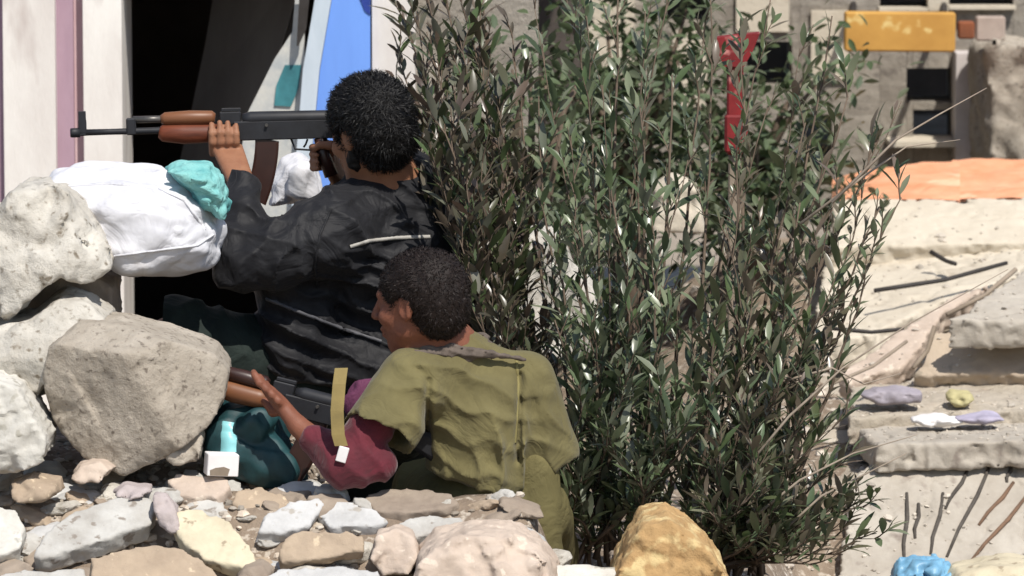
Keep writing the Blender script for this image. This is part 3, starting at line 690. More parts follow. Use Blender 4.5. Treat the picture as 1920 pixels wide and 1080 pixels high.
# ------------------------------------------------------------------ white sack, turquoise cloth, small bag, teal tub, carton
sack = pillow('sandbag', [(92, 370), (95, 335), (140, 318), (225, 312), (300, 316), (350, 335), (388, 375), (415, 425), (412, 470), (385, 497), (320, 512), (235, 512), (205, 490), (165, 440), (120, 410)],
              0.42, 0.36, 0.11, M['bag_white'], 'big bulging white woven sack on the rubble under the rifle', 'sandbag', seed=3, fold=0.013, fsc=11, h=0.0065, fdir=(.6, 1, 1))
bv = bvh_of(sack)
strip_on(bv, [(120, 350), (200, 345), (290, 350), (345, 375), (385, 430)], 0.006, 0.001, 0.002).build('seam', M['bag_white'], sack, smooth=True)
strip_on(bv, [(215, 480), (290, 470), (370, 460), (400, 440)], 0.005, 0.001, 0.002).build('seam', M['bag_white'], sack, smooth=True)
pillow('turquoise_cloth', [(312, 318), (345, 303), (392, 306), (418, 330), (428, 375), (424, 412), (402, 408), (372, 370), (335, 342)],
       0.36, 0.16, 0.035, M['cloth_turquoise'], 'crumpled turquoise cloth lying on the right end of the white sack', 'cloth', seed=12, fold=0.008, fsc=26, h=0.005, fdir=(.5, 1, 1.2))
pillow('small_sack', [(505, 385), (515, 340), (535, 305), (560, 295), (590, 305), (600, 345), (605, 385)],
       1.1, 0.2, 0.05, M['bag_white'], 'small crumpled white sack behind the rifle magazine', 'sack', seed=14, fold=0.012, fsc=18, h=0.007)

tub = pillow('plastic_bag', [(378, 850), (388, 795), (425, 758), (480, 746), (525, 775), (560, 850), (572, 915), (500, 915), (440, 890), (390, 875)], 0.10, .22, .06, M['plastic_teal'],
             'dark teal plastic bag with a highlight painted pale cyan, wedged between block and maroon sleeve', 'bag', seed=44, fold=.014, fsc=16, h=.006)
bv = bvh_of(tub)
strip_on(bv, [(433, 792), (430, 815), (428, 848)], 0.036, 0.0005, 0.002).build('highlight_patch', M['cyan_highlight'], tub, smooth=True)  # cyan strip painting the highlight on the bag
cart = empty('carton', P(415, 890, -0.1), 'small white carton with its underside shade painted dark, in front of the teal bag', 'carton')
b = MB(); c = P(415, 870, -0.09); rt = Matrix.Rotation(R(14), 3, 'Z') @ Matrix.Rotation(R(4), 3, 'Y')
b.box(c, (0.037, 0.024, 0.026), rt, .08); b.build('body', M['card_white'], cart)
b = MB(); b.prism([c + rt @ Vector(v_) for v_ in ((-.030, -.025, -.024), (.012, -.025, -.024), (.016, -.025, -.008), (.002, -.025, -.003), (-.018, -.025, -.006), (-.031, -.025, -.012))], rt @ Vector((0, 1, 0)), .003); b.build('notch_shade', M['timber_grey'], cart)  # flat dark plate painting the shade of the underside notch
#SPLIT
# ------------------------------------------------------------------ people
def head(S, c, F, Uv, sc=1.0):
    """Adds a head (skull, jaw, face, ears) to field S; F = facing, Uv = up. Returns a local-to-world function."""
    F = Vector(F).normalized(); Uv = Vector(Uv); Uv = (Uv - F * Uv.dot(F)).normalized(); L = Uv.cross(F)
    c = Vector(c); rot = Matrix((F, L, Uv)).transposed()
    q = lambda f, l, u: c + (F * f + L * l + Uv * u) * sc
    S.ell(q(-0.012, 0, 0.030), [v * sc for v in (0.098, 0.076, 0.088)], rot, 0.02)
    S.ell(q(0.030, 0, -0.030), [v * sc for v in (0.062, 0.060, 0.085)], rot, 0.03)
    S.cone(q(0.055, 0, -0.095), q(0.020, 0.045, -0.060), .022 * sc, .018 * sc, 0.025); S.cone(q(0.055, 0, -0.095), q(0.020, -0.045, -0.060), .022 * sc, .018 * sc, 0.025)
    S.cone(q(0.082, 0.03, 0.028), q(0.082, -0.03, 0.028), .012 * sc, .012 * sc, 0.015)            # brow
    for s in (-1, 1):
        S.ell(q(0.096, s * 0.031, 0.005), [v * sc for v in (0.016, 0.016, 0.010)], rot, 0.008, 'd')   # eye sockets
        S.ell(q(0.077, s * 0.031, 0.005), [0.0125 * sc] * 3, rot, 0.003)                              # eyeballs
        S.ell(q(0.062, s * 0.045, -0.025), [v * sc for v in (0.022, 0.018, 0.018)], rot, 0.02)        # cheekbone
        S.ell(q(-0.004, s * 0.078, -0.002), [v * sc for v in (0.020, 0.008, 0.032)], rot, 0.006)      # ear
        S.ell(q(0.002, s * 0.086, 0.000), [v * sc for v in (0.010, 0.006, 0.019)], rot, 0.004, 'd')
        S.cone(q(-0.018, s * 0.086, 0.018), q(-0.012, s * 0.083, -0.020), .0045 * sc, .005 * sc, 0.004)
    S.cone(q(0.094, 0, 0.018), q(0.115, 0, -0.024), .009 * sc, .012 * sc, 0.010)                    # nose
    S.cone(q(0.104, 0.012, -0.028), q(0.104, -0.012, -0.028), .008 * sc, .008 * sc, 0.006)
    S.cone(q(0.090, 0.016, -0.055), q(0.090, -0.016, -0.055), .008 * sc, .008 * sc, 0.005)          # lips
    S.cone(q(0.086, 0.014, -0.070), q(0.086, -0.014, -0.070), .009 * sc, .009 * sc, 0.005)
    return q, rot


def hand(S, wrist, palm_c, knuck_dir, across, fingers, thumb):
    """palm + four fingers (lists of world points) + thumb"""
    wrist = Vector(wrist); pc = Vector(palm_c); a = Vector(across).normalized(); kd = Vector(knuck_dir).normalized()
    for t in (-0.028, -0.010, 0.010, 0.027):
        S.cone(wrist + a * t * 0.6, pc + a * t + kd * 0.030, 0.016, 0.0125, 0.012)
    for pts in fingers: S.chain(pts, [0.0098, 0.0092, 0.0086, 0.0075][:len(pts)], 0.004)
    S.chain(thumb, [0.0135, 0.0115, 0.0095][:len(thumb)], 0.007)


def hair_mesh(q, rot, sc, name, parent, cover, m, h=0.005, seed=1, amp=0.008, strands=1400, slen=0.022):
    """cover: list of (f,l,u,rf,rl,ru) ellipsoids in head space, minus face opening"""
    c = q(0, 0, 0); S = SDF(c - Vector((.2, .2, .2)), c + Vector((.2, .2, .22)), h)
    for (f, l, u, a, b_, d) in cover: S.ell(q(f, l, u), [a * sc, b_ * sc, d * sc], rot, 0.02)
    S.ell(q(0.095, 0, -0.050), [v * sc for v in (0.070, 0.095, 0.092)], rot, 0.012, 'd')
    for s in (-1, 1): S.ell(q(0.010, s * 0.085, -0.010), [v * sc for v in (0.028, 0.03, 0.034)], rot, 0.010, 'd')
    S.disp(lambda p: amp * 0.9 * fbm(p, 45, 3, seed) + amp * 0.7 * np.abs(fbm(p, 110, 2, seed + 2)), 0.03)
    me = S.mesh(name); n0 = len(me.vertices)
    vs = [v.co.copy() for v in me.vertices]; ns = [v.normal.copy() for v in me.vertices]; fs = [tuple(p.vertices) for p in me.polygons]
    bpy.data.meshes.remove(me)
    r = random.Random(seed)
    for _ in range(strands):
        i = r.randrange(n0); p = vs[i]; n = ns[i]
        t = n.orthogonal(); t.rotate(Matrix.Rotation(r.uniform(0, 6.28), 3, n)); t2 = n.cross(t)
        L = slen * r.uniform(.5, 1.3); w = 0.0011; o = len(vs); pr = p - n * 0.004
        for k in range(4):
            a = k / 3; cen = pr + n * (L * 0.75 * math.sin(a * 1.9)) + t * (L * 0.9 * a * a)
            vs.append(cen + t2 * w * (1.1 - a)); vs.append(cen - t2 * w * (1.1 - a))
        for k in range(3): fs.append((o + 2 * k, o + 2 * k + 1, o + 2 * k + 3, o + 2 * k + 2))
    return link(name, mesh(vs, fs), m, parent)


def folds(axis, freq, amp, seed, warp=0.6):
    ax = np.array(Vector(axis).normalized(), 'f4')

    def fn(p):
        w = fbm(p, 9, 2, seed) * warp
        u = (p @ ax) * freq + w * 3.0
        msk = np.clip(0.55 + 0.8 * fbm(p, 6, 2, seed + 3), 0, 1)
        return -amp * msk * (1 - np.abs(np.sin(u))) ** 1.6
    return fn


def near(p, a, r):
    return np.clip(1 - np.linalg.norm(p - np.array(a, 'f4'), axis=-1) / r, 0, 1)


# ---- the man in the black jacket, leaning over the rubble behind the rifle, facing left
YA = 0.75
hc = P(690, 248, 0.68)
HF = Vector((-0.74, 0.66, -0.18)); HU = Vector((-0.14, -0.02, 1))
shl = P(615, 440, 0.58); shr = P(775, 405, 0.98)
elb = P(452, 492, 0.52); wri = P(455, 348, 0.66); pal = P(432, 290, 0.70)
elr = P(650, 500, 1.02); wrr = P(640, 345, 0.95)
pel = P(760, 740, 0.92); nec = P(728, 352, 0.78)
kneL = P(320, 640, 0.62); ankL = P(420, 965, 0.68); kneR = Vector((-0.34, 1.02, 0.42)); ankR = Vector((-0.02, 1.18, 0.10))
hipL = pel + Vector((-0.02, -0.10, 0)); hipR = pel + Vector((0.02, 0.10, 0))
S = SDF((-0.98, 0.20, -0.05), (0.16, 1.45, 1.68), 0.0052)
q, rot = head(S, hc, HF, HU, 1.0)
S.cone(q(-0.03, 0, -0.05), nec, 0.055, 0.062, 0.03)
S.cone(nec, P(745, 560, .85), 0.10, 0.12, 0.05, sq=(1, .8, 1)); S.cone(P(745, 560, .85), pel, 0.12, 0.12, 0.05)
S.cone(nec, shl, 0.05, 0.052, 0.04); S.cone(nec, shr, 0.05, 0.052, 0.04)
S.chain([shl, elb, wri], [0.045, 0.036, 0.025], 0.02); S.chain([shr, elr, wrr], [0.045, 0.036, 0.025], 0.02)
S.cone(elb + (wri - elb) * .15, wri + (elb - wri) * .35, 0.037, 0.033, 0.02)
# rifle axis, needed by the hands
ga = P(140, 249, 0.80); gb = P(612, 236, 0.82); gx = (gb - ga).normalized(); gz = Vector((0, 0, 1)); gy = gz.cross(gx).normalized(); gz = gx.cross(gy)
GL = lambda px_, y=0.0, z=0.0: ga + gx * ((px_ - 140) / 472.0 * (gb - ga).length) + gy * y + gz * z
fing = []
for k, t in enumerate((-0.030, -0.010, 0.010, 0.030)):
    base = GL(420, 0, -0.048) + gx * t
    ln = (0.92, 1.0, 0.97, 0.8)[k]
    fing.append([base + gy * -0.012 + gz * -0.012, GL(420, -0.034, -0.030) + gx * t, GL(420, -0.036, -0.030 + 0.024 * ln) + gx * t * 1.02, GL(420, -0.026, -0.026 + 0.044 * ln) + gx * t])
hand(S, wri, GL(424, 0.0, -0.075), gz, gx, fing, [GL(424, 0.012, -0.07), GL(414, 0.036, -0.038), GL(408, 0.036, -0.002)])
grp = GL(604, 0, -0.075)
fing = []
for k, t in enumerate((0.022, 0.004, -0.014, -0.030)):
    bse = grp + gz * t + gx * 0.02
    fing.append([bse + gy * 0.022, bse + gy * 0.026 - gx * 0.030, bse - gx * 0.046 + gy * 0.004, bse - gx * 0.036 - gy * 0.020])
hand(S, wrr, grp + gx * 0.04 + gy * 0.02, -gx, gz, fing, [grp + gx * 0.035 + gy * 0.01 + gz * .02, grp + gx * .02 - gy * .022 + gz * .028, grp - gx * .008 - gy * .024 + gz * .03])
S.chain([hipL, kneL, ankL], [0.082, 0.054, 0.040], 0.03); S.chain([hipR, kneR, ankR], [0.082, 0.054, 0.040], 0.03)
for an, fd in ((ankL, Vector((-1, -.1, -.1))), (ankR, Vector((-1, 0.1, -.1)))):
    S.cone(an + Vector((0.03, 0, -.045)), an + fd * 0.17 + Vector((0, 0, -.05)), .038, .03, .02)
manA = link('person', S.mesh('person'), M['skin'], None, (pel.x, pel.y, 0.0))
tag(manA, 'person in a black jacket with curly black hair, aiming a rifle over the white sack', 'person')
hair_mesh(q, rot, 1.0, 'hair', manA, [(-0.020, 0, 0.040, 0.112, 0.094, 0.104), (-0.050, 0, -0.01, 0.085, 0.082, 0.092)], M['hair_black'], seed=5, amp=0.004, strands=11000, slen=0.016)
# short beard along the jaw
Sb = SDF(hc - Vector((.16, .14, .17)), hc + Vector((.12, .14, .05)), 0.005)
Sb.cone(q(0.058, 0, -0.097), q(0.012, 0.050, -0.060), .026, .020, .02); Sb.cone(q(0.058, 0, -0.097), q(0.012, -0.050, -0.060), .026, .020, .02)
Sb.cone(q(0.012, -0.052, -0.060), q(-0.002, -0.066, -0.02), .018, .012, .015); Sb.cone(q(0.012, 0.052, -0.060), q(-0.002, 0.066, -0.02), .018, .012, .015)
Sb.ell(q(0.115, 0, -0.058), (0.035, 0.035, 0.03), rot, 0.01, 'd')
Sb.disp(lambda p: 0.005 * fbm(p, 90, 2, 4), 0.02); link('beard', Sb.mesh('beard'), M['hair_black'], manA)

# jacket
S = SDF((-0.80, 0.28, 0.60), (0.20, 1.32, 1.42), 0.0058)
m1 = P(715, 470, .80); m2 = P(720, 600, .86)
S.cone(nec + Vector((0.0, 0, -.045)), m1, 0.112, 0.185, 0.06, sq=(1, .92, 1)); S.cone(m1, m2, 0.185, 0.180, 0.06, sq=(1, .92, 1))
S.cone(m2, P(660, 670, .84), 0.180, 0.165, 0.05, sq=(1, .92, 1))
S.cone(nec + Vector((0.02, 0, -.01)), shl, 0.080, 0.088, 0.06); S.cone(nec + Vector((0.03, 0, -.01)), shr, 0.082, 0.088, 0.06)
S.cone(shl, P(520, 480, .53), 0.090, 0.076, 0.05); S.chain([P(520, 480, .53), elb, wri + (elb - wri) * 0.02], [0.076, 0.064, 0.042], 0.035)
S.chain([shr, elr, wrr + (elr - wrr) * .1], [0.086, 0.066, 0.042], 0.04)
S.cone(P(810, 405, .80), P(850, 510, .86), 0.075, 0.100, 0.06)                  # rounded upper back
S.cone(P(560, 520, .68), P(545, 670, .64), 0.085, 0.065, 0.05); S.cone(P(500, 470, .62), P(560, 590, .66), 0.06, 0.075, 0.05)                  # front of the jacket hanging forward
S.cone(P(560, 660, .66), P(700, 690, .66), 0.050, 0.062, 0.03)                  # bunched hem
S.cone(nec + Vector((-.03, -.04, .015)), nec + Vector((.05, .05, .03)), .058, .060, .03)   # stand-up collar
S.cone(q(-0.03, 0, -0.03), nec + Vector((0, 0, .06)), 0.050, 0.050, 0.01, 'd')
fa = folds((0.55, 0.2, 0.9), 42, 0.013, 3); fb = folds((0.9, 0.0, -0.5), 34, 0.011, 8); fc = folds((0.35, 0, 0.95), 60, 0.012, 15, 0.4); fd = folds((-0.3, 0, 0.95), 55, 0.009, 19, 0.5)
S.disp(lambda p: fa(p) * 1.3 + fb(p) * near(p, elb, .30) * 2.6 + fc(p) * near(p, P(620, 610, .66), .34) * 3.0 + fd(p) * near(p, P(690, 440, .6), .30) * 1.6 + 0.005 * fbm(p, 20, 3, 6), 0.06)
jac = link('jacket', S.mesh('jacket'), M['jacket_black'], manA)
bv = bvh_of(jac)
strip_on(bv, [(655, 463), (690, 452), (740, 446), (805, 444)], 0.008, 0.001, 0.003).build('pocket_highlight', mat('zip', (0.42, 0.40, 0.36), None, 0.5), jac, smooth=True)  # pale strip painting a highlight along the pocket line
strip_on(bv, [(620, 395), (600, 440), (590, 500), (596, 540)], 0.006, 0.0005, 0.002).build('armhole_seam', M['jacket_black'], jac, smooth=True)
strip_on(bv, [(500, 560), (560, 585), (640, 615), (715, 640)], 0.007, 0.001, 0.003).build('fold_highlight', mat('highlight_dim', (0.10, 0.10, 0.11), None, 0.5), jac, smooth=True)  # paler strip painting the light streak over folds and hem
# trousers
S = SDF((-0.86, 0.35, 0.0), (0.22, 1.45, 1.02), 0.008)
S.ell(pel + Vector((0, 0, .0)), (0.16, 0.18, 0.15), None, 0.04)
S.chain([hipL + Vector((-.03, 0, .02)), kneL, ankL + Vector((0, 0, .03))], [0.135, 0.100, 0.070], 0.05); S.chain([hipR, kneR, ankR + Vector((0, 0, .03))], [0.115, 0.085, 0.066], 0.05)
fa = folds((0.8, 0, -0.5), 36, 0.012, 23)
S.disp(lambda p: fa(p) + 0.005 * fbm(p, 16, 2, 7), 0.05); link('trousers', S.mesh('trousers'), M['trousers_dark'], manA)
for an, fd in ((ankL, Vector((-1, -.1, -.1))), (ankR, Vector((-1, 0.1, -.1)))):
    S = SDF(an - Vector((.26, .12, .13)), an + Vector((.14, .12, .12)), 0.008)
    S.cone(an + Vector((0.03, 0, -.04)), an + fd * 0.18 + Vector((0, 0, -.045)), .05, .042, .03); S.cone(an + Vector((.01, 0, .05)), an + Vector((.02, 0, -.03)), .055, .05, .03)
    link('boot', S.mesh('boot'), M['boot'], manA)


# ---- rifle
def rifle(loc, label, GLf, wood, full=True):
    r = empty('rifle', loc, label, 'rifle')
    gxm = Matrix((gx, gy, gz)).transposed()
    b = MB(); b.tube([GLf(140, 0, 0), GLf(205, 0, 0), GLf(300, 0, 0), GLf(420, 0, 0)], [0.0085, 0.0075, 0.0085, 0.0095], 12); b.build('barrel', M['gun_metal'], r, smooth=True)
    b = MB(); b.tube([GLf(132, 0, 0), GLf(136, 0, 0), GLf(150, 0, 0)], [0.011, 0.012, 0.012], 12); b.build('muzzle', M['gun_metal'], r, smooth=True)
    fs = MB(); fs.box(GLf(155, 0, 0.012), (0.010, 0.008, 0.020), gxm, .3); fs.box(GLf(155, -.006, 0.040), (0.009, 0.0022, 0.013), gxm, .3); fs.box(GLf(155, .006, 0.040), (0.009, 0.0022, 0.013), gxm, .3)
    fs.tube([GLf(155, 0, .026), GLf(155, 0, .050)], .0025, 6); fs.build('front_sight', M['gun_metal'], r)
    b = MB(); b.box(GLf(246, 0, 0.012), (0.012, 0.011, 0.021), gxm, .3); b.build('gas_block', M['gun_metal'], r)
    b = MB(); b.tube([GLf(250, 0, 0.029), GLf(315, 0, 0.028)], 0.0088, 12); b.build('gas_tube', M['gun_worn'], r, smooth=True)
    b = MB(); b.tube([GLf(302, 0, .028), GLf(310, 0, .029), GLf(355, 0, .030), GLf(398, 0, .029), GLf(404, 0, .028)], [.010, .016, .018, .017, .011], 12); b.build('upper_handguard', M['gun_wood_pale_and_lit'] if wood == 'gun_wood' else M['gun_mag'], r, smooth=True)  # on the first rifle the paler tone paints the highlight along the top
    b = MB(); b.tube([GLf(298, 0, -.004), GLf(305, 0, -.006), GLf(345, 0, -.010), GLf(390, 0, -.010), GLf(412, 0, -.008)], [.014, .022, .026, .024, .020], 14, flat=1.0); b.build('lower_handguard', M[wood], r, smooth=True)
    b = MB(); b.box(GLf(432, 0, .026), (.026, .011, .016), gxm, .2); b.box(GLf(434, 0, .047), (.024, .006, .004), gxm, .3); b.build('rear_sight', M['gun_metal'], r)
    b = MB(); b.box(GLf(543, 0, -.006), (.140, .017, .024), gxm, .15); b.build('receiver', M['gun_metal'], r)
    b = MB(); b.tube([GLf(455, 0, .022), GLf(470, 0, .024), GLf(630, 0, .022), GLf(645, 0, .016)], [.014, .0175, .0175, .013], 14); b.build('dust_cover', M['gun_metal'], r, smooth=True)
    b = MB(); b.tube([GLf(500, -.026, .008), GLf(500, -.012, .008)], .004, 8); b.build('charging_handle', M['gun_worn'], r)
    b = MB()                                                            # curved magazine
    prev = None
    for i in range(9):
        t = i / 8; cpt = GLf(500 - 4 * t - 22 * t * t, 0, -0.030 - 0.150 * t); tang = Vector((-0.18 - .35 * t, 0, -1)).normalized()
        side = gy; fw = side.cross(tang).normalized(); hw = .030; o = len(b.v)
        for (u, v) in ((-1, -.8), (-.8, -1), (.8, -1), (1, -.8), (1, .8), (.8, 1), (-.8, 1), (-1, .8)): b.v.append(cpt + fw * hw * u + side * .012 * v)
        if i:
            for k in range(8): b.f.append((o - 8 + k, o - 8 + (k + 1) % 8, o + (k + 1) % 8, o + k))
    b.f.append(tuple(range(8))[::-1]); b.f.append(tuple(range(len(b.v) - 8, len(b.v)))); b.build('magazine', M['gun_mag'], r)
    b = MB(); b.tube([GLf(600, 0, -.03), GLf(606, 0, -.075), GLf(619, 0, -.125)], [.017, .016, .018], 10); b.build('pistol_grip', M['gun_mag'], r, smooth=True)
    b = MB(); b.tube([GLf(545, 0, -.030), GLf(552, 0, -.056), GLf(585, 0, -.060), GLf(595, 0, -.034)], .0028, 6); b.build('trigger_guard', M['gun_metal'], r, smooth=True)
    b = MB(); b.tube([GLf(576, 0, -.032), GLf(572, 0, -.045), GLf(568, 0, -.052)], .0025, 6); b.build('trigger', M['gun_metal'], r, smooth=True)
    b = MB()                                                            # stock
    for i, (pp, z0, hh) in enumerate(((640, .0, .020), (652, -.006, .020), (700, -.018, .028), (735, -.026, .038), (748, -.028, .040))):
        o = len(b.v)
        for (u, v) in ((-1, -.6), (-.6, -1), (.6, -1), (1, -.6), (1, .6), (.6, 1), (-.6, 1), (-1, .6)): b.v.append(GLf(pp, u * .015, z0 + v * hh))
        if i:
            for k in range(8): b.f.append((o - 8 + k, o - 8 + (k + 1) % 8, o + (k + 1) % 8, o + k))
    b.f.append(tuple(range(8))[::-1]); b.f.append(tuple(range(len(b.v) - 8, len(b.v)))); b.build('stock', M[wood if wood == 'gun_wood' else 'gun_metal'], r, smooth=False)
    return r


rifle(GL(440, 0, -.02), 'rifle with red brown wooden handguard, aimed left above the white sack', GL, 'gun_wood')

# ---- the man in the khaki shirt, crouching with his back to us
hc = P(784, 570, -0.02)
HF = Vector((-0.90, 0.42, -0.08)); HU = Vector((-0.06, 0.02, 1))
shl = P(765, 712, -0.06); shr = P(985, 712, 0.06); nec = P(835, 660, 0.03)
elb = P(640, 868, -0.16); wri = P(560, 800, -0.10); pal = P(528, 758, -0.07)
elr = P(1026, 825, 0.20); wrr = P(960, 860, 0.40)
pel = P(935, 945, 0.06); mid = P(890, 800, 0.03)
hipL = pel + Vector((-.09, -.02, -.02)); hipR = pel + Vector((.09, .02, -.02))
kneL = Vector((-0.20, 0.30, 0.56)); ankL = Vector((-0.10, 0.20, 0.20)); kneR = Vector((0.07, 0.40, 0.40)); ankR = Vector((0.04, 0.10, 0.22))
S = SDF((-0.72, -0.30, 0.05), (0.30, 0.62, 1.26), 0.0052)
q, rot = head(S, hc, HF, HU, 0.98)
S.cone(q(-0.03, 0, -0.04), nec, 0.052, 0.062, 0.03)
S.cone(nec, mid, 0.075, 0.085, 0.05, sq=(1, 1.1, 1)); S.cone(mid, pel, 0.085, 0.095, 0.05)
S.cone(nec, shl, 0.045, 0.05, 0.04); S.cone(nec, shr, 0.045, 0.05, 0.04)
S.chain([shl, elb, wri], [0.045, 0.036, 0.025], 0.02); S.chain([shr, elr, wrr], [0.045, 0.036, 0.025], 0.02)
hb = P(500, 728, -0.04)
fing = []
for k, t in enumerate((-0.030, -0.010, 0.010, 0.030)):
    a0 = P(508, 740, -0.075) + Vector((t * .7, -0.012, t * -.7)); ln = (.9, 1, .96, .78)[k]
    fing.append([a0 + Vector((.018, 0.004, -.012)), a0 + Vector((-.004, -.014, .010)), a0 + Vector((-.016, 0.0, .030 * ln)), a0 + Vector((-.020, .026, .034 * ln))])
hand(S, wri, pal + Vector((0, -.005, 0)), (hb - wri), Vector((.7, 0, -.7)), fing, [P(535, 770, -.06), P(512, 772, -.03), P(496, 752, -0.02)])
b0 = wrr + Vector((-.07, .03, .02)); fing = []
for k, t in enumerate((-0.03, -.01, .01, .03)):
    a0 = b0 + Vector((0, 0, t)); fing.append([a0, a0 + Vector((-.035, .004, 0)), a0 + Vector((-.055, -.016, 0)), a0 + Vector((-.05, -.036, 0))])
hand(S, wrr, b0 + Vector((.02, 0, 0)), (-1, .3, .1), (0, 0, 1), fing, [wrr + Vector((-.03, 0, .035)), wrr + Vector((-.06, -.02, .045)), wrr + Vector((-.085, -.025, .04))])
S.chain([hipL, kneL, ankL], [0.068, 0.050, 0.038], 0.03); S.chain([hipR, kneR, ankR], [0.068, 0.050, 0.038], 0.03)
for an in (ankL, ankR): S.cone(an + Vector((0.0, -.03, -.045)), an + Vector((-.04, .15, -.05)), .036, .03, .02)
manB = link('person', S.mesh('person'), M['skin_dark'], None, (pel.x, pel.y, 0.15))
tag(manB, 'person in a khaki shirt crouching behind the stones with back turned, face in profile', 'person')
hair_mesh(q, rot, 0.98, 'hair', manB, [(-0.020, 0, 0.040, 0.110, 0.089, 0.094), (-0.055, 0, -0.005, 0.075, 0.078, 0.085)], mat('hair_brown', (0.018, 0.011, 0.009), (0.009, 0.006, 0.005), 0.6, 90, 5, 0.3, 220, 0.002, spec=0.25), seed=9, amp=0.0025, strands=9000, slen=0.010)

# maroon long-sleeved undershirt
S = SDF((-0.60, -0.34, 0.50), (0.30, 0.45, 1.06), 0.0062)
S.cone(nec + Vector((-.0, .04, -.05)), mid + Vector((-.01, 0.05, 0)), 0.080, 0.090, .05)
S.cone(nec, shl, .050, .056, .03)
S.chain([shl, elb, wri + (elb - wri) * .36], [0.052, 0.047, 0.035], 0.03); S.cone(elb + Vector((.02, 0, -.01)), elb + Vector((.09, 0.02, -0.005)), .046, .04, .03)
S.chain([shr, elr, wrr + (elr - wrr) * .1], [0.050, 0.046, 0.036], 0.03)
fa = folds((0.9, 0.1, 0.5), 60, 0.010, 33)
S.disp(lambda p: fa(p) + 0.004 * fbm(p, 22, 2, 5), 0.04); und = link('undershirt', S.mesh('undershirt'), M['maroon'], manB)

# khaki shirt with wide short sleeves
S = SDF((-0.42, -0.30, 0.55), (0.26, 0.34, 1.08), 0.0055)
S.cone(nec + Vector((0, 0, -.02)), shl + Vector((.02, 0, -.01)), .066, .074, .05); S.cone(nec + Vector((0, 0, -.02)), shr + Vector((-.02, 0, -.01)), .066, .072, .05)
sl1 = P(700, 836, -0.14); S.cone(shl + Vector((.0, 0, -.01)), sl1, 0.078, 0.088, 0.025)
sr1 = P(1024, 850, 0.07); S.cone(shr, sr1, 0.070, 0.078, 0.012)
ax = (sl1 - shl).normalized(); S.cone(sl1 + ax * 0.075, sl1 + ax * 0.20, 0.14, 0.16, 0.004, 'd'); S.cone(shl + ax * .12, sl1 + ax * .1, 0.070, 0.080, 0.004, 'd')
ax = (sr1 - shr).normalized(); S.cone(sr1 + ax * 0.10, sr1 + ax * 0.20, 0.10, 0.12, 0.003, 'd'); S.cone(shr + ax * .12, sr1 + ax * .10, 0.052, 0.068, 0.003, 'd')
S.cone(nec + Vector((0.01, .0, -.06)), mid + Vector((0.005, 0, .02)), 0.100, 0.118, 0.05, sq=(0.92, 1.05, 1)); S.cone(mid + Vector((0.005, 0, .02)), P(890, 890, .03), 0.118, 0.120, 0.03, sq=(1, 1.02, 1))
# cut the hem on a slant, hollow below
hp_ = P(850, 885, 0.03); hn = Vector((-0.32, -0.1, -1)).normalized()
S.put(lambda p: -((p - np.array(hp_ + hn * .012, 'f4')) @ np.array(hn, 'f4')), (-0.17, -0.2, 0.5), (0.15, 0.3, 0.75), 0.006, 'd')
S.cone(q(-.03, 0, -.03), nec + Vector((0, 0, -.02)), .058, .064, .008, 'd')
fa = folds((0.25, 0.0, 1), 40, 0.007, 43, .5); fb = folds((0.8, 0.1, 0.6), 44, 0.009, 48); fc = folds((1, 0, 0.25), 50, 0.007, 51)
S.disp(lambda p: fa(p) * near(p, P(880, 780, -.1), .28) * 3.6 + fb(p) * near(p, P(730, 790, -.15), .18) * 3.2 + fc(p) * near(p, P(940, 850, -.1), .24) * 3.6 + fb(p) * near(p, P(1030, 780, 0), .16) * 1.8 + 0.003 * fbm(p, 18, 2, 11), 0.04)
def groove(px0, py0, px1, py1, wd, dp):
    a = P(px0, py0, -.1); b_ = P(px1, py1, -.1); a2 = np.array((a.x, a.z), 'f4'); e2 = np.array((b_.x - a.x, b_.z - a.z), 'f4'); L2 = float(e2 @ e2)

    def fn(p):
        q_ = p[:, [0, 2]] - a2; t = np.clip(q_ @ e2 / L2, 0, 1); dd = np.linalg.norm(q_ - t[:, None] * e2, axis=1)
        return dp * np.exp(-(dd / wd) ** 2) * (p[:, 1] < 0.04)
    return fn


for g_ in ((803, 712, 798, 860, .009, .016), (974, 715, 972, 870, .009, .016), (798, 700, 770, 680, .008, .007)): S.disp(groove(*g_), .05)
shirt = link('shirt', S.mesh('shirt'), M['khaki'], manB)
bv = bvh_of(shirt)
strip_on(bv, [(968, 672), (972, 720), (970, 780), (966, 830)], 0.006, 0.0005, 0.002).build('armhole_seam', M['khaki_edge'], shirt, smooth=True)
strip_on(bv, [(655, 822), (690, 842), (742, 856)], 0.010, 0.0005, 0.002).build('cuff_hem', M['khaki_edge'], shirt, smooth=True)
# scarf round the neck and over the shoulders
S = SDF(nec - Vector((.24, .22, .15)), nec + Vector((.28, .22, .14)), 0.0042)
for i in range(12):
    a0 = 2 * math.pi * i / 12; a1 = 2 * math.pi * (i + 1) / 12
    pt = lambda a: nec + Vector((0.012 + 0.082 * math.cos(a), .078 * math.sin(a), .012 + .012 * math.sin(2 * a)))
    S.cone(pt(a0), pt(a1), .016, .016, .012)
S.chain([P(790, 656, -.055), P(850, 662, -.060), P(920, 664, -.045), P(985, 674, -.005)], [.006, .008, .008, .005], .008)
S.chain([P(752, 690, -.085), P(780, 668, -.075), P(830, 660, -.06)], [.006, .009, .010], .01)
fa = folds((0.2, 0.2, 1), 210, 0.009, 63, .35); S.disp(lambda p: fa(p) * 1.3 + .004 * fbm(p, 45, 3, 3), .03)
link('scarf', S.mesh('scarf'), M['scarf'], manB)
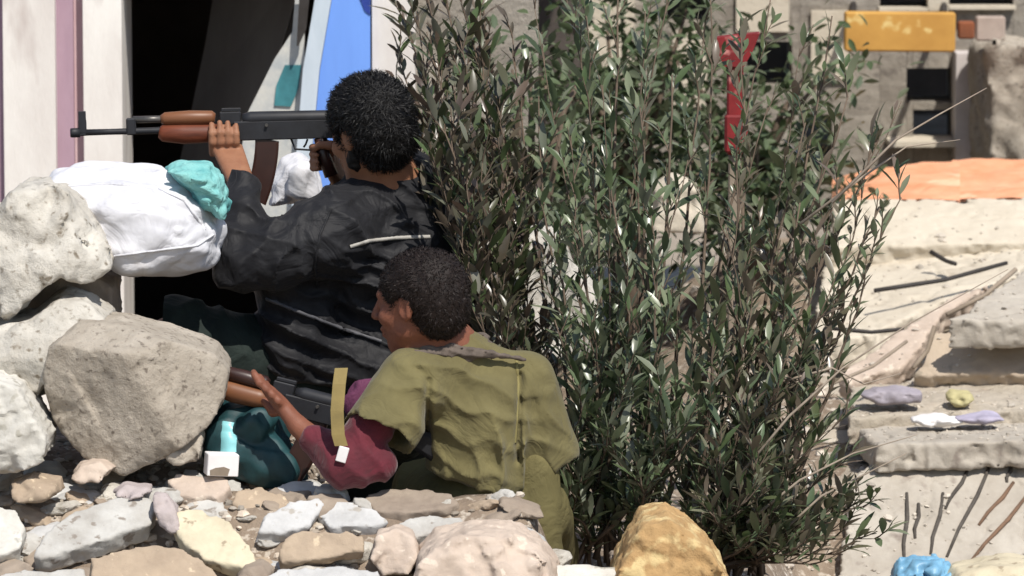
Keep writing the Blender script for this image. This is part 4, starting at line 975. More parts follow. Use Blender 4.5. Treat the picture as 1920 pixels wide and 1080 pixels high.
# trousers
S = SDF((-0.36, -0.24, 0.05), (0.32, 0.62, 0.78), 0.008)
S.ell(pel + Vector((-.01, 0.02, -.01)), (0.125, 0.125, 0.13), None, .04)
S.chain([hipL, kneL, ankL + Vector((0, 0, .03))], [0.095, 0.085, 0.062], .03); S.chain([hipR + Vector((-.02, 0, 0)), kneR, ankR + Vector((0, 0, .03))], [0.095, 0.085, 0.062], .03)
S.cone(P(905, 930, -.02), P(906, 1060, .0), .050, .050, .012); S.cone(P(1004, 880, .03), P(1006, 1090, .03), .056, .062, .012)   # baggy seat cloth
fa = folds((1, 0, -0.1), 46, 0.014, 53, .4); S.disp(lambda p: fa(p) + .004 * fbm(p, 15, 2, 3), .05)
link('trousers', S.mesh('trousers'), M['khaki_dark'], manB)
for an in (ankL, ankR):
    S = SDF(an - Vector((.14, .12, .12)), an + Vector((.10, .26, .12)), 0.009)
    S.cone(an + Vector((0, -.03, -.04)), an + Vector((-.04, .16, -.045)), .048, .04, .03); S.cone(an + Vector((0, 0, .05)), an + Vector((0, -.01, -.03)), .052, .05, .03)
    link('boot', S.mesh('boot'), M['boot'], manB)

pillow('chest_cloth', [(640, 790), (648, 730), (668, 708), (712, 706), (730, 740), (712, 790), (690, 812)], 0.02, 0.10, .03, M['purple_cloth'], h=.006, seed=31, fold=.010, fsc=24, parent=manB)
# his rifle: held low, pale wooden handguard showing past the block, tan sling hanging from it
gaB = P(300, 722, 0.10); gbB = P(700, 822, 0.02); gx = (gbB - gaB).normalized(); gy = Vector((0, 0, 1)).cross(gx).normalized(); gz = gx.cross(gy)
lenA = (gb - ga).length
GLB = lambda px_, y=0.0, z=0.0: P(440, 727, 0.05) + gx * ((px_ - 345) / 472.0 * lenA) + gy * y + gz * z
rB = rifle(GLB(440, 0, -.02), 'rifle with pale wooden handguard held low in the hand of the khaki shirted person', GLB, 'gun_wood_pale_and_lit')
b = MB(); pts = [P(640, 690, -.16), P(636, 720, -.19), P(632, 770, -.21), P(634, 815, -.22), P(640, 836, -.22)]
for i, p in enumerate(pts):
    for (u, v) in ((-1, -1), (1, -1), (1, 1), (-1, 1)): b.v.append(p + Vector((.015 * u, .0015 * v + .003 * u, 0)))
    if i:
        o = (i - 1) * 4
        for k in range(4): b.f.append((o + k, o + (k + 1) % 4, o + 4 + (k + 1) % 4, o + 4 + k))
b.f += [(3, 2, 1, 0), (16, 17, 18, 19)]
sl = b.build('sling', M['strap_tan'], rB)
b = MB(); b.box(P(642, 852, -.222), (.012, .005, .018), Matrix.Rotation(R(16), 3, 'Y'), .3); b.build('sling_buckle', M['card_white'], sl)
#SPLIT
# ------------------------------------------------------------------ shrubs
def leaf_geo(L, W, fold=0.25, droop=0.1):
    """narrow folded leaf along +x, 10 verts, 8 quads/tris"""
    v = [(0, 0, 0)]; f = []
    for t, w in ((0.25, 0.75), (0.55, 1.0), (0.82, 0.6)):
        z = -droop * L * t * t
        v += [(L * t, -W / 2 * w, z + fold * W * w / 2), (L * t, 0, z), (L * t, W / 2 * w, z + fold * W * w / 2)]
    v.append((L, 0, -droop * L))
    f = [(0, 1, 2), (0, 2, 3), (1, 4, 5, 2), (2, 5, 6, 3), (4, 7, 8, 5), (5, 8, 9, 6), (7, 10, 8), (8, 10, 9)]
    return v, f


LEAVES = [leaf_geo(0.054, 0.0150, .25, .10), leaf_geo(0.064, 0.0170, .3, .26), leaf_geo(0.078, 0.0180, .2, .16), leaf_geo(0.034, 0.0125, .35, .12)]


def shrub(name, label, stems, leafm, seed, barkm, twigs=(9, 14), twig_len=(0.07, 0.17), keep=300, bare=(), density=1.0, t0=0.22):
    r = random.Random(seed)
    base = Vector((sum(s[0].x for s in stems) / len(stems), sum(s[0].y for s in stems) / len(stems), 0.25))
    root = empty(name, base, label, 'shrub', 'shrubs beside the fighters')
    leaves = []

    def bez(a, m, b_, n):
        return [a * (1 - t) ** 2 + m * 2 * t * (1 - t) + b_ * t * t for t in [k / n for k in range(n + 1)]]
    for (a, b_, rad) in stems:
        mid_ = (a + b_) / 2 + Vector((r.uniform(-.06, .06), r.uniform(-.06, .06), r.uniform(-.02, .06)))
        pts = bez(a, mid_, b_, 12); pts = [p + Vector((r.uniform(-1, 1), r.uniform(-1, 1), 0)) * 0.006 * (0 < i < 12) for i, p in enumerate(pts)]
        mb = MB(); mb.tube(pts, [rad * (1 - 0.75 * i / 12) for i in range(13)], 6); br = mb.build('branch', barkm, root, smooth=True)
        tw = MB(); n = int(r.randint(*twigs) * density)
        for k in range(n):
            t = t0 + (1.0 - t0) * (k + r.random()) / n; ii = min(11, int(t * 12)); p = pts[ii].lerp(pts[ii + 1], t * 12 - ii)
            tang = (pts[ii + 1] - pts[ii]).normalized()
            ang = r.uniform(0, 6.28); side = Vector((math.cos(ang), math.sin(ang), 0))
            d = (tang * r.uniform(.8, 1.2) + side * r.uniform(.35, .75) + Vector((0, 0, .25))).normalized()
            L = r.uniform(*twig_len) * (1.15 - 0.5 * t); tp = [p]
            for j in range(4): d = (d + Vector((r.uniform(-.15, .15), r.uniform(-.15, .15), .10))).normalized(); tp.append(tp[-1] + d * L / 4)
            tw.tube(tp, [.0024, .002, .0017, .0013, .0009], 4, cap=False)
            m_ = max(4, int(L / 0.0135))
            for j in range(m_):
                s = 0.12 + 0.9 * j / m_; s = min(s, .999); jj = int(s * 4); lp = tp[jj].lerp(tp[jj + 1], s * 4 - jj); td = (tp[jj + 1] - tp[jj]).normalized()
                ph = j * 2.4 + r.uniform(-.5, .5); o1 = td.orthogonal().normalized(); o2 = td.cross(o1)
                sd_ = o1 * math.cos(ph) + o2 * math.sin(ph)
                ld = (td * r.uniform(.7, 1.3) + sd_ * r.uniform(.45, .9) + Vector((0, 0, .25))).normalized()
                yv = ld.cross(Vector((r.uniform(-.4, .4), r.uniform(-.4, .4), 1))).normalized(); zv = ld.cross(yv)
                if zv.z < 0: yv = -yv; zv = -zv
                sc = r.uniform(.55, 1.3)
                leaves.append((lp, ld, yv, zv, sc, r.randrange(4)))
        if tw.v: tw.build('twig', barkm, br, smooth=True)['kind'] = 'stuff'
    for path in bare:
        mb = MB(); mb.tube(path, [.0042 * (1 - .75 * i / (len(path) - 1)) for i in range(len(path))], 6); mb.build('branch', M['bark_pale'], root, smooth=True)
    # nearest leaves as objects, the rest one mass
    leaves.sort(key=lambda q_: q_[0].y)
    pick = leaves[:keep]; rest = leaves[keep:]
    pm = []
    for i, (lv, lf) in enumerate(LEAVES):
        me = mesh(lv, lf, 'leaf'); me.materials.append(leafm); me.polygons.foreach_set('use_smooth', np.ones(len(me.polygons), bool)); pm.append(me)
    for (p, x, y, z, sc, k) in pick:
        o = bpy.data.objects.new('leaf', pm[k]); COL.objects.link(o); o.parent = root
        o.matrix_local = Matrix.Translation(p - base) @ Matrix((x, y, z)).transposed().to_4x4() @ Matrix.Scale(sc, 4)
    if rest:
        ks = np.array([q_[5] for q_ in rest]); V = []; F = []; off = 0
        for k in range(4):
            sel = [q_ for q_ in rest if q_[5] == k]
            if not sel: continue
            lv = np.array(LEAVES[k][0]); nl = len(lv)
            Pp = np.array([q_[0][:] for q_ in sel]); X = np.array([q_[1][:] for q_ in sel]); Yv = np.array([q_[2][:] for q_ in sel]); Z = np.array([q_[3][:] for q_ in sel]); s_ = np.array([q_[4] for q_ in sel])[:, None, None]
            W = Pp[:, None, :] + s_ * (lv[None, :, 0:1] * X[:, None, :] + lv[None, :, 1:2] * Yv[:, None, :] + lv[None, :, 2:3] * Z[:, None, :])
            V.append(W.reshape(-1, 3))
            for i in range(len(sel)): F += [tuple(off + i * nl + a for a in f_) for f_ in LEAVES[k][1]]
            off += len(sel) * nl
        fo = link('foliage', mesh(np.concatenate(V).tolist(), F), leafm, root); fo['kind'] = 'stuff'
    return root, len(leaves)


def fan(base_px, tips, Yb, rad=(0.0035, 0.008), seed=0, jb=40, zb=None):
    r = random.Random(seed); out = []
    for (tx, ty, tY) in tips:
        a = P(base_px[0] + r.uniform(-jb, jb), base_px[1] + r.uniform(-20, 20), Yb + r.uniform(-.06, .06))
        out.append((a, P(tx, ty, tY), r.uniform(*rad)))
    return out


NL = 0
_, n_ = shrub('shrub', 'shrub with browning leaves between the shooter and the white pillar, leftmost of the shrubs',
              fan((1010, 1010), [(800, 60, .95), (830, -40, 1.1), (760, 30, 1.25), (870, 20, 1.0), (850, 160, .85), (900, -60, 1.2), (905, 120, .95), (945, 250, .8), (800, 240, .72), (835, 330, .72), (870, 420, .62), (930, 420, .75), (790, -60, 1.0), (960, 60, 1.1), (985, 330, .9), (745, 110, 1.2), (915, 520, .6), (815, 300, .52), (845, 200, .58), (880, 380, .48), (800, 180, .62), (862, 450, .46), (905, 300, .5), (835, 250, .55), (930, 600, .4), (780, 20, 1.1), (820, 110, .9), (860, 60, .9), (900, 30, 1.0), (880, 230, .7), (930, 180, .85), (960, 320, .8), (765, 190, 1.0)], 0.62, seed=1, jb=70),
              M['leaf_brown'], 101, M['bark'], twigs=(13, 18), t0=.26)
NL += n_
_, n_ = shrub('shrub', 'tallest densest green shrub rising right behind the khaki shirt, middle one of the shrubs',
              fan((1150, 1060), [(1000, 0, 1.0), (1050, -60, 1.1), (1100, 30, .9), (1160, -50, 1.0), (1210, 20, .85), (1260, -60, 1.0), (1010, 180, .85), (1070, 250, .75), (1130, 160, .7), (1200, 200, .65), (1260, 140, .8), (1320, 60, .9),
                                 (1030, 430, .6), (1090, 420, .55), (1150, 380, .5), (1220, 400, .5), (1290, 300, .6), (1040, 600, .4), (1110, 600, .35), (1180, 590, .3), (1260, 540, .35), (1130, 830, .15), (1200, 900, .1), (1270, 820, .15), (1060, 960, .2), (1330, 780, .2), (1180, 680, .25), (1090, 760, .25), (1160, 760, .2), (1230, 740, .2), (1310, 640, .3), (1100, 900, .2), (1060, 860, .3)], 0.5, seed=2, jb=90),
              M['leaf_dark'], 102, M['bark'], twigs=(9, 15), t0=.12)
NL += n_
bare = [[P(1400, 980, .1), P(1500, 900, .1), P(1600, 850, .12), P(1720, 815, .15)], [P(1380, 900, .2), P(1480, 780, .2), P(1580, 690, .22), P(1700, 610, .25), P(1890, 505, .3)],
        [P(1500, 420, .5), P(1620, 330, .5), P(1700, 275, .55), P(1800, 262, .6)], [P(1560, 380, .45), P(1680, 262, .5), P(1760, 215, .5), P(1850, 165, .55)], [P(1420, 1040, .15), P(1540, 930, .15), P(1640, 880, .2), P(1700, 850, .2)],
        [P(1450, 720, .3), P(1560, 690, .3), P(1620, 720, .3), P(1690, 700, .35)]]
_, n_ = shrub('shrub', 'shrub with long bare twigs reaching over the pale rubble, rightmost of the shrubs',
              fan((1330, 1080), [(1330, -40, .9), (1390, 60, .8), (1450, -30, 1.0), (1500, 90, .8), (1560, 30, .9), (1380, 240, .6), (1440, 200, .7), (1510, 230, .6), (1590, 180, .7), (1640, 260, .7), (1360, 420, .45), (1430, 400, .5), (1500, 380, .5), (1570, 360, .5), (1650, 390, .5), (1690, 370, .55),
                                 (1340, 600, .3), (1410, 580, .35), (1480, 560, .35), (1560, 540, .35), (1620, 530, .4), (1350, 860, .1), (1400, 940, .0), (1560, 980, .1), (1330, 960, .0), (1480, 660, .25), (1390, 740, .2), (1460, 730, .2), (1540, 720, .25), (1600, 760, .3), (1420, 860, .1), (1500, 850, .1), (1560, 880, .2), (1600, 930, .2), (1450, 960, .05), (1520, 990, .1), (1690, 190, .8), (1650, 1010, .1), (1580, 1040, .05), (1620, 950, .1), (1480, 1040, 0), (1530, 1060, .0), (1420, 1010, 0)], 0.4, seed=3, jb=110),
              M['leaf_right'], 103, M['bark'], twigs=(9, 15), bare=bare, t0=.10)
NL += n_
print('leaves', NL)

# ------------------------------------------------------------------ shop building at the left, behind the shooter
def slab(name, px0, px1, py0, py1, Y, depth, m, parent, bev=.02, zmin=None):
    a = P(px0, py1, Y); b_ = P(px1, py0, Y); z0 = a.z if zmin is None else zmin
    c = Vector(((a.x + b_.x) / 2, Y + depth / 2, (z0 + b_.z) / 2)); mb = MB(); mb.box(c, (abs(b_.x - a.x) / 2, depth / 2, abs(b_.z - z0) / 2), None, bev)
    return mb.build(name, m, parent)


YB = 3.0
shop = empty('shop_building', P(300, 700, YB), 'white plastered shop front with mauve painted recess shade between pillars and a dark doorway', 'building')
slab('pillar', -420, -2, -900, 0, YB, 0.4, M['wall_mauve_shaded'], shop, zmin=0)
slab('pillar', 4, 92, -900, 0, YB - .03, 0.43, M['wall_white'], shop, zmin=0)
slab('recess_shade', 92.5, 127, -900, 0, YB + .02, 0.38, M['wall_mauve_shaded'], shop, zmin=0)  # shade of the recess between the pillars, painted in mauve
slab('recess_shade', 127.5, 154, -900, 0, YB + .05, 0.35, M['wall_pinkish_shaded'], shop, zmin=0)  # rest of the recess shade, painted in a pinkish tone
slab('pillar', 154.5, 219, -900, 0, YB, 0.4, M['wall_white'], shop, zmin=0)
slab('pillar', 697, 775.5, -900, 0, YB, 0.4, M['wall_white'], shop, zmin=0)
slab('wall', 776, 1010, -900, 0, YB + .16, 0.24, M['wall_grey'], shop, zmin=0)
slab('lintel', 219, 697, -900, -70, YB + .01, 0.38, M['wall_white'], shop)
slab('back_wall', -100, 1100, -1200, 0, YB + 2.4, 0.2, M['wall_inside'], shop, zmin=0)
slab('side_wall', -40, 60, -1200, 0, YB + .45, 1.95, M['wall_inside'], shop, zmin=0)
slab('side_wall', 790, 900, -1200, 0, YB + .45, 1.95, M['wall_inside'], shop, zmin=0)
rf = MB(); rf.box(P(450, -1150, YB + 1.3), (1.6, 1.5, .08), None, .1); rf.build('roof', M['wall_white'], shop)
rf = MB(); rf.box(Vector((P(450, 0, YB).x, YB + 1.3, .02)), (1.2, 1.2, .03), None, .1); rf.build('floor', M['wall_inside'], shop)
# blue door leaf standing open at the right jamb, with a pale edge and torn teal poster
door = empty('blue_door', P(640, 400, YB - .1), 'bright blue door leaf with pale frame strip beside the dark doorway', 'door')
mb = MB(); mb.prism([P(694, -260, YB - .02), P(694, 700, YB - .02), P(560, 700, YB - .02), P(588, 260, YB - .02), P(600, 130, YB - .02), P(622, 0, YB - .02), P(655, -260, YB - .02)], (0, 1, 0), .035); mb.build('door_panel', M['door_blue'], door)
mb = MB(); mb.prism([P(654, -260, YB - .03), P(621, 0, YB - .03), P(599, 130, YB - .03), P(587, 260, YB - .03), P(559, 700, YB - .03), P(520, 700, YB - .03), P(558, 260, YB - .03), P(568, 130, YB - .03), P(590, 0, YB - .03), P(625, -260, YB - .03)], (0, 1, 0), .05); mb.build('frame_strip', M['paint_pale'], door)
mb = MB(); mb.prism([P(672, -60, YB - .024), P(694, -60, YB - .024), P(694, 28, YB - .024), P(684, 20, YB - .024), P(668, -20, YB - .024)], (0, 1, 0), .003); mb.build('dark_patch', mat('paint_navy', (.03, .06, .30), None, .5), door)
# grey sheet leaning inside the doorway
sh = empty('grey_sheet', P(430, 250, YB + .3), 'dark grey sheet leaning at a slant inside the doorway', 'sheet')
mb = MB(); mb.prism([P(412, -80, YB + .75), P(578, -80, YB + .55), P(562, 0, YB + .55), P(537, 85, YB + .55), P(480, 225, YB + .55), P(430, 420, YB + .55), P(310, 420, YB + .75), P(358, 210, YB + .75), P(385, 80, YB + .75)], (0, 1, 0), .012); mb.build('panel', M['sheet_grey'], sh)
mb = MB(); mb.tube([P(580, -80, YB + .52), P(560, 0, YB + .52), P(536, 85, YB + .52)], .010, 6); mb.build('edge_bar', M['dark_iron'], sh)
po = empty('wall_poster', P(520, 220, YB), 'pale torn poster with a dark teal picture between grey sheet and blue door', 'poster')
mb = MB(); mb.prism([P(571, -80, YB + .02), P(571, 420, YB + .02), P(430, 420, YB + .02), P(464, 212, YB + .02), P(515, 110, YB + .02), P(548, 60, YB + .02), P(560, -80, YB + .02)], (0, 1, 0), .01); mb.build('sheet', mat('poster_paper', (.60, .58, .52), (.40, .42, .42), .8, 14), po)
mb = MB(); mb.prism([P(565, 122, YB + .014), P(560, 165, YB + .014), P(545, 200, YB + .014), P(514, 198, YB + .014), P(518, 160, YB + .014), P(534, 122, YB + .014)], (0, 1, 0), .004); mb.build('picture', M['paint_teal'], po)
mb = MB(); mb.prism([P(584, -40, YB - .034), P(574, 55, YB - .034), P(560, 86, YB - .034), P(556, 86, YB - .034), P(563, -40, YB - .034)], (0, 1, 0), .003); mb.build('dark_strip', M['dark_iron'], po)

# ------------------------------------------------------------------ ruins at the right
YR = 6.2
ruin = empty('ruined_house', P(1700, 330, YR), 'grey ruined house with dark window gaps behind the shrubs', 'building')
def hole_wall(parent, Y, th, m, xs, ys, holes):
    """a wall built as blocks around window openings given in pixels"""
    xs = sorted(xs); ys = sorted(ys)
    for i in range(len(xs) - 1):
        for j in range(len(ys) - 1):
            cx = (xs[i] + xs[i + 1]) / 2; cy = (ys[j] + ys[j + 1]) / 2
            if any(h[0] < cx < h[2] and h[1] < cy < h[3] for h in holes): continue
            slab('wall_section', xs[i] + .15, xs[i + 1] - .15, ys[j] + .15, ys[j + 1] - .15, Y, th, m, parent, .01)
holes = [(1400, 78, 1485, 160), (1700, 128, 1788, 192), (1712, 206, 1788, 266), (1560, -90, 1650, -10), (1650, -20, 1740, 14), (1780, -20, 1900, 10), (1250, -60, 1330, 40), (1500, 215, 1560, 320)]
hole_wall(ruin, YR, .3, M['wall_grey'], [1000, 1250, 1330, 1400, 1485, 1500, 1560, 1650, 1700, 1712, 1740, 1780, 1788, 1900, 2300], [-700, -90, -60, -20, -10, 10, 14, 40, 78, 128, 160, 192, 206, 215, 266, 320, 420], holes)
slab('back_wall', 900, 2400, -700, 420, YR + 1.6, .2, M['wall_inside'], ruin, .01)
slab('ceiling_slab', 950, 2350, -720, -702, YR, 1.6, M['wall_grey'], ruin, .01)
slab('floor_slab', 950, 2350, 272, 292, YR + .32, 1.26, M['wall_grey'], ruin, .01)
slab('window_frame', 1648, 1742, 14.5, 21, YR - .05, .08, M['wall_cream'], ruin)
slab('window_frame', 1740, 1779, -20, 21, YR - .05, .08, M['wall_cream'], ruin)
slab('window_frame', 1780, 1905, 11, 18, YR - .05, .08, M['wall_cream'], ruin)
slab('plaster_patch', 1380, 1480, -60, 60, YR - .02, .04, M['wall_cream'], ruin)
slab('plaster_patch', 1100, 1190, -40, 150, YR - .02, .04, M['wall_cream'], ruin)
slab('plaster_patch', 1260, 1325, 60, 200, YR - .02, .04, M['wall_cream'], ruin)
slab('plaster_patch', 1520, 1590, 20, 150, YR - .02, .04, M['wall_cream'], ruin)
slab('corner_pillar', 1791, 1832, 100, 300, YR - .14, .2, mat('pillar_grey', (.62, .57, .55), (.46, .42, .40), .95, 6), ruin)
slab('ledge', 1668, 1792, 266, 276, YR - .20, .26, M['wall_cream'], ruin)
# broken masonry standing right of the grey pillar
chunk('broken_masonry', [(1832, 90), (1870, 70), (1930, 85), (2010, 70), (2040, 320), (1920, 300), (1850, 305), (1834, 240)], YR - .45, .5, M['concrete'], 'crumbling grey masonry stump at the right edge above the orange tarp', 'masonry', h=.016, seed=71, rough=.03, nsc=6, cuts=1)
sg = empty('sign_board', P(1715, 95, 5.6), 'plain ochre yellow board hanging below the upper windows', 'board')
mb = MB(); mb.box((P(1583, 22, 5.6) + P(1790, 96, 5.6)) / 2, (abs(P(1790, 96, 5.6).x - P(1583, 22, 5.6).x) / 2, .03, abs(P(1583, 22, 5.6).z - P(1583, 96, 5.6).z) / 2), Matrix.Rotation(R(0.5), 3, 'Y'), .2); mb.build('board', M['board_ochre'], sg)
mb = MB(); mb.box((P(1796, 40, 5.6) + P(1826, 72, 5.6)) / 2, (.028, .028, .03), None, .2); mb.build('rusty_bracket', M['rust'], sg)
mb = MB(); mb.box((P(1828, 30, 5.62) + P(1885, 76, 5.62)) / 2, (.05, .028, .042), None, .2); mb.build('pale_end', mat('board_pale', (.50, .40, .34), None, .8), sg)
for x in (1600, 1770):
    mb = MB(); mb.tube([P(x, 26, 5.62), P(x, 12, 6.1), P(x, 5, 6.25)], .012, 6); mb.build('hanger', M['dark_iron'], sg)
# red post with a flared top and hanging cloth
rp_ = empty('red_post', P(1380, 330, 1.5), 'weathered post with its top and bracket painted red, seen through the shrubs', 'post')
a = P(1378, 290, 1.5); mb = MB(); mb.box(Vector((a.x, 1.5, a.z / 2)), (.017, .017, a.z / 2), None, .2); mb.build('post', M['timber_grey'], rp_)
a = P(1378, 120, 1.5); b_ = P(1378, 290, 1.5); mb = MB(); mb.box((a + b_) / 2 + Vector((0, 0, .001)), (.021, .021, (a.z - b_.z) / 2), None, .2); mb.build('red_sleeve', M['paint_red'], rp_)
mb = MB(); mb.prism([P(1335, 72, 1.46), P(1425, 62, 1.46), P(1412, 95, 1.46), P(1395, 125, 1.46), P(1358, 125, 1.46)], (0, 1, 0), (.06)); mb.build('bracket', M['paint_red'], rp_)
mb = MB(); mb.box(P(1380, 250, 1.49), (.030, .028, .050), None, .2); mb.build('clamp', M['paint_red'], rp_)

# orange tarp draped over the slab heap
def drape(name, px0, px1, Y0, Y1, pyf, m, label, cat, seed, nx=50, ny=24, amp=.008):
    v = []; f = []
    for j in range(ny + 1):
        for i in range(nx + 1):
            s = i / nx; t = j / ny; p = P(px0 + (px1 - px0) * s, pyf(s, t), Y0 + (Y1 - Y0) * t)
            p.z += amp * mnoise.fractal(Vector((p.x * 5 + seed, p.y * 4, 0)), .9, 2, 4); v.append(p)
    n0 = len(v); v += [p - Vector((0, 0, .006)) for p in v]
    W = nx + 1
    for j in range(ny):
        for i in range(nx):
            a = j * W + i; f.append((a, a + 1, a + W + 1, a + W)); f.append((n0 + a, n0 + a + W, n0 + a + W + 1, n0 + a + 1))
    o = link(name, mesh(v, f), m, None, tuple(v[0])); return tag(o, label, cat)


drape('orange_tarp', 1560, 1800, 4.25, 5.0, lambda s, t: 376 - t * (74 - 34 * (1 - s) ** 2), M['tarp_orange'], 'pale orange tarp sheet lying on the rubble, left piece beside the shrub', 'tarp', 3)
drape('orange_tarp', 1785, 2050, 4.27, 5.1, lambda s, t: 374 - t * 72 - 8 * s, M['tarp_orange'], 'bright orange tarp sheet running out of the right edge', 'tarp', 9, amp=.010)

# fallen slabs
mat('slab_grey', (.46, .42, .36), (.34, .30, .25), .95, 7, 9, .6, 40, .006, spots=(.24, .20, .17), spot_scale=16, spot_lo=.62, spot_hi=.75)
mat('slab_tan', (.46, .38, .29), (.36, .29, .22), .95, 6, 9, .6, 40, .006, spots=(.30, .25, .19), spot_scale=18)
SL = 'fallen slabs on the rubble'
plate('slab', [(1555, 374, 4.15), (1640, 369, 4.15), (2000, 364, 4.15), (2000, 455, 3.8), (1800, 458, 3.8), (1555, 464, 3.8)], .10, M['wall_cream'], 'wide smooth cream slab right under the orange tarp', 'slab', seed=81, h=.0085, group=SL, crack=.007, jag=.011, jsc=30, edge=.002)
plate('slab', [(1540, 467, 3.98), (1750, 460, 3.98), (2000, 457, 3.98), (2000, 498, 3.5), (1900, 500, 3.5), (1760, 560, 3.3), (1640, 640, 3.05), (1520, 650, 3.05)], .10, M['wall_cream'], 'cracked cream slab below the smooth one, crossed by a black rod', 'slab', seed=83, h=.0085, group=SL, crack=.007, jag=.011, jsc=30, edge=.002)
plate('slab', [(1890, 508, 2.9), (1765, 590, 2.75), (1735, 660, 2.6), (1690, 695, 2.5), (1590, 712, 2.45), (1560, 700, 2.5), (1660, 636, 2.65), (1780, 560, 2.85)], .08, M['stone_pink'], 'narrow pinkish slab slanting down to the right shrub', 'slab', seed=84, h=.0075, group=SL, crack=.007, jag=.011, jsc=30, edge=.002)
plate('slab', [(1772, 598, 2.35), (1840, 556, 2.55), (1915, 505, 2.8), (2000, 488, 2.85), (2000, 602, 2.35), (1900, 604, 2.35)], .09, M['slab_grey'], 'grey slab with an overhanging lower edge at the right', 'slab', seed=85, h=.0075, group=SL, crack=.007, jag=.011, jsc=30, edge=.002)
plate('slab', [(1742, 622, 2.56), (1850, 618, 2.56), (2000, 620, 2.56), (2000, 706, 2.42), (1850, 704, 2.42), (1712, 702, 2.42)], .12, M['slab_tan'], 'tan slab below the dark gap at the right edge', 'slab', seed=87, h=.0075, group=SL, crack=.007, jag=.011, jsc=30, edge=.002)
plate('slab', [(1590, 728, 2.5), (1720, 704, 2.56), (2000, 708, 2.56), (2000, 768, 2.05), (1850, 770, 2.05), (1700, 775, 2.05), (1590, 782, 2.0)], .08, M['dust'], 'dusty pale slab littered with plastic scraps, upper one of two', 'slab', seed=89, h=.0075, rough=.006, group=SL, crack=.007, jag=.011, jsc=30, edge=.002)
plate('slab', [(1590, 790, 2.16), (1700, 780, 2.2), (2000, 773, 2.22), (2000, 826, 1.7), (1850, 826, 1.7), (1640, 832, 1.68)], .08, M['slab_grey'], 'pale grey slab right above the big corner slab, lower one of the littered pair', 'slab', seed=90, h=.0075, rough=.006, group=SL, crack=.007, jag=.011, jsc=30, edge=.002)
LS = plate('leaning_slab', [(1600, 878, 1.72), (1655, 846, 1.8), (1720, 836, 1.84), (2000, 829, 1.84), (2000, 1180, 1.25), (1560, 1180, 1.25), (1575, 1000, 1.43)], .12, M['slab_grey'], 'big grey concrete slab in the bottom right corner scored by dark bars', 'slab', seed=91, h=.0075, rough=.005, group=SL, crack=.007, jag=.011, jsc=30, edge=.002)
bvS = bvh_of(LS)


def bar(name, a, b_, Y0, Y1, r, m, label, group='bars and sticks in the rubble', bend=0.01):
    p0 = P(*a, Y0); p1 = P(*b_, Y1); mid_ = (p0 + p1) / 2 + Vector((bend, 0, -bend)); mb = MB()
    mb.tube([p0, p0.lerp(mid_, .6), mid_, mid_.lerp(p1, .5), p1], [r, r * 1.05, r * .95, r, r * .9], 7)
    ob = mb.build(name, m, None, tuple(p0), smooth=True); return tag(ob, label, 'bar' if name == 'iron_bar' else 'stick', group)


bar('iron_bar', (1640, 545), (1888, 493), 3.22, 3.42, .007, M['dark_iron'], 'longest black iron rod lying across the cracked cream slab')
bar('iron_bar', (1745, 472), (1792, 495), 3.62, 3.55, .007, M['dark_iron'], 'short stub of black rod on the cracked cream slab above the longest rod')
bar('iron_bar', (1560, 616), (1695, 617), 2.7, 2.7, .006, M['dark_iron'], 'thin level dark rod emerging from the right shrub')
bar('timber_stick', (1905, 505), (1775, 590), 2.78, 2.62, .007, M['timber_grey'], 'upper grey timber stick slanting along the edge of the grey slab')
bar('timber_stick', (1752, 612), (1712, 690), 2.48, 2.40, .007, M['timber_grey'], 'short brown stick beside the tan slab')
bar('timber_stick', (1700, 640), (1560, 720), 2.3, 2.1, .005, M['timber_grey'], 'pale stick running from the rubble into the right shrub')
for a, b_, lab in (((1700, 925), (1696, 1060), 'upright dark bar standing against the corner slab, nearest the shrub'), ((1768, 925), (1745, 1040), 'short dark bar leaning on the corner slab, second from the shrub'), ((1858, 868), (1775, 1045), 'long dark slanting bar on the corner slab, third from the shrub'), ((1925, 930), (1815, 1060), 'brown slanting bar nearest the right edge on the corner slab'), ((1895, 870), (1888, 905), 'tiny bar stub high on the corner slab'), ((1815, 880), (1772, 955), 'thin dark bar lying between the second and the long bar on the corner slab'), ((1900, 905), (1835, 985), 'thin dark bar lying between the long bar and the brown bar on the corner slab'), ((1722, 945), (1716, 1010), 'thin short bar right beside the upright one on the corner slab')):
    pa, na = snap(bvS, *a, 0.001); pb, nb = snap(bvS, *b_, 0.001)
    if pa is None or pb is None: continue
    mb = MB(); mb.tube([pa, pa.lerp(pb, .35) + Vector((.004, -.002, 0)), pa.lerp(pb, .7) + Vector((-.004, -.003, 0)), pb], [.0045, .006, .005, .004], 7)
    tag(mb.build('iron_bar', M['iron_dusty'] if 'brown' not in lab else M['iron_brown'], None, tuple(pa), smooth=True), lab, 'bar', 'bars and sticks in the rubble')

chunk('plaster_block', [(925, 660), (935, 480), (965, 452), (1000, 425), (1050, 432), (1075, 500), (1118, 540), (1130, 660)], 2.1, .3, M['concrete_pale'], 'pale plastered wall stump glimpsed through the shrubs right of the heads', 'wall stump', h=.011, seed=97, rough=.006, cuts=1, edge=.004, facets=6, fdep=.012)
chunk('plaster_block', [(1215, 430), (1225, 350), (1262, 330), (1310, 345), (1322, 430)], 3.0, .3, M['wall_cream'], 'small cream wall stump glimpsed through the middle of the shrubs', 'wall stump', h=.012, seed=98, rough=.006, cuts=1, edge=.004, facets=6, fdep=.012)

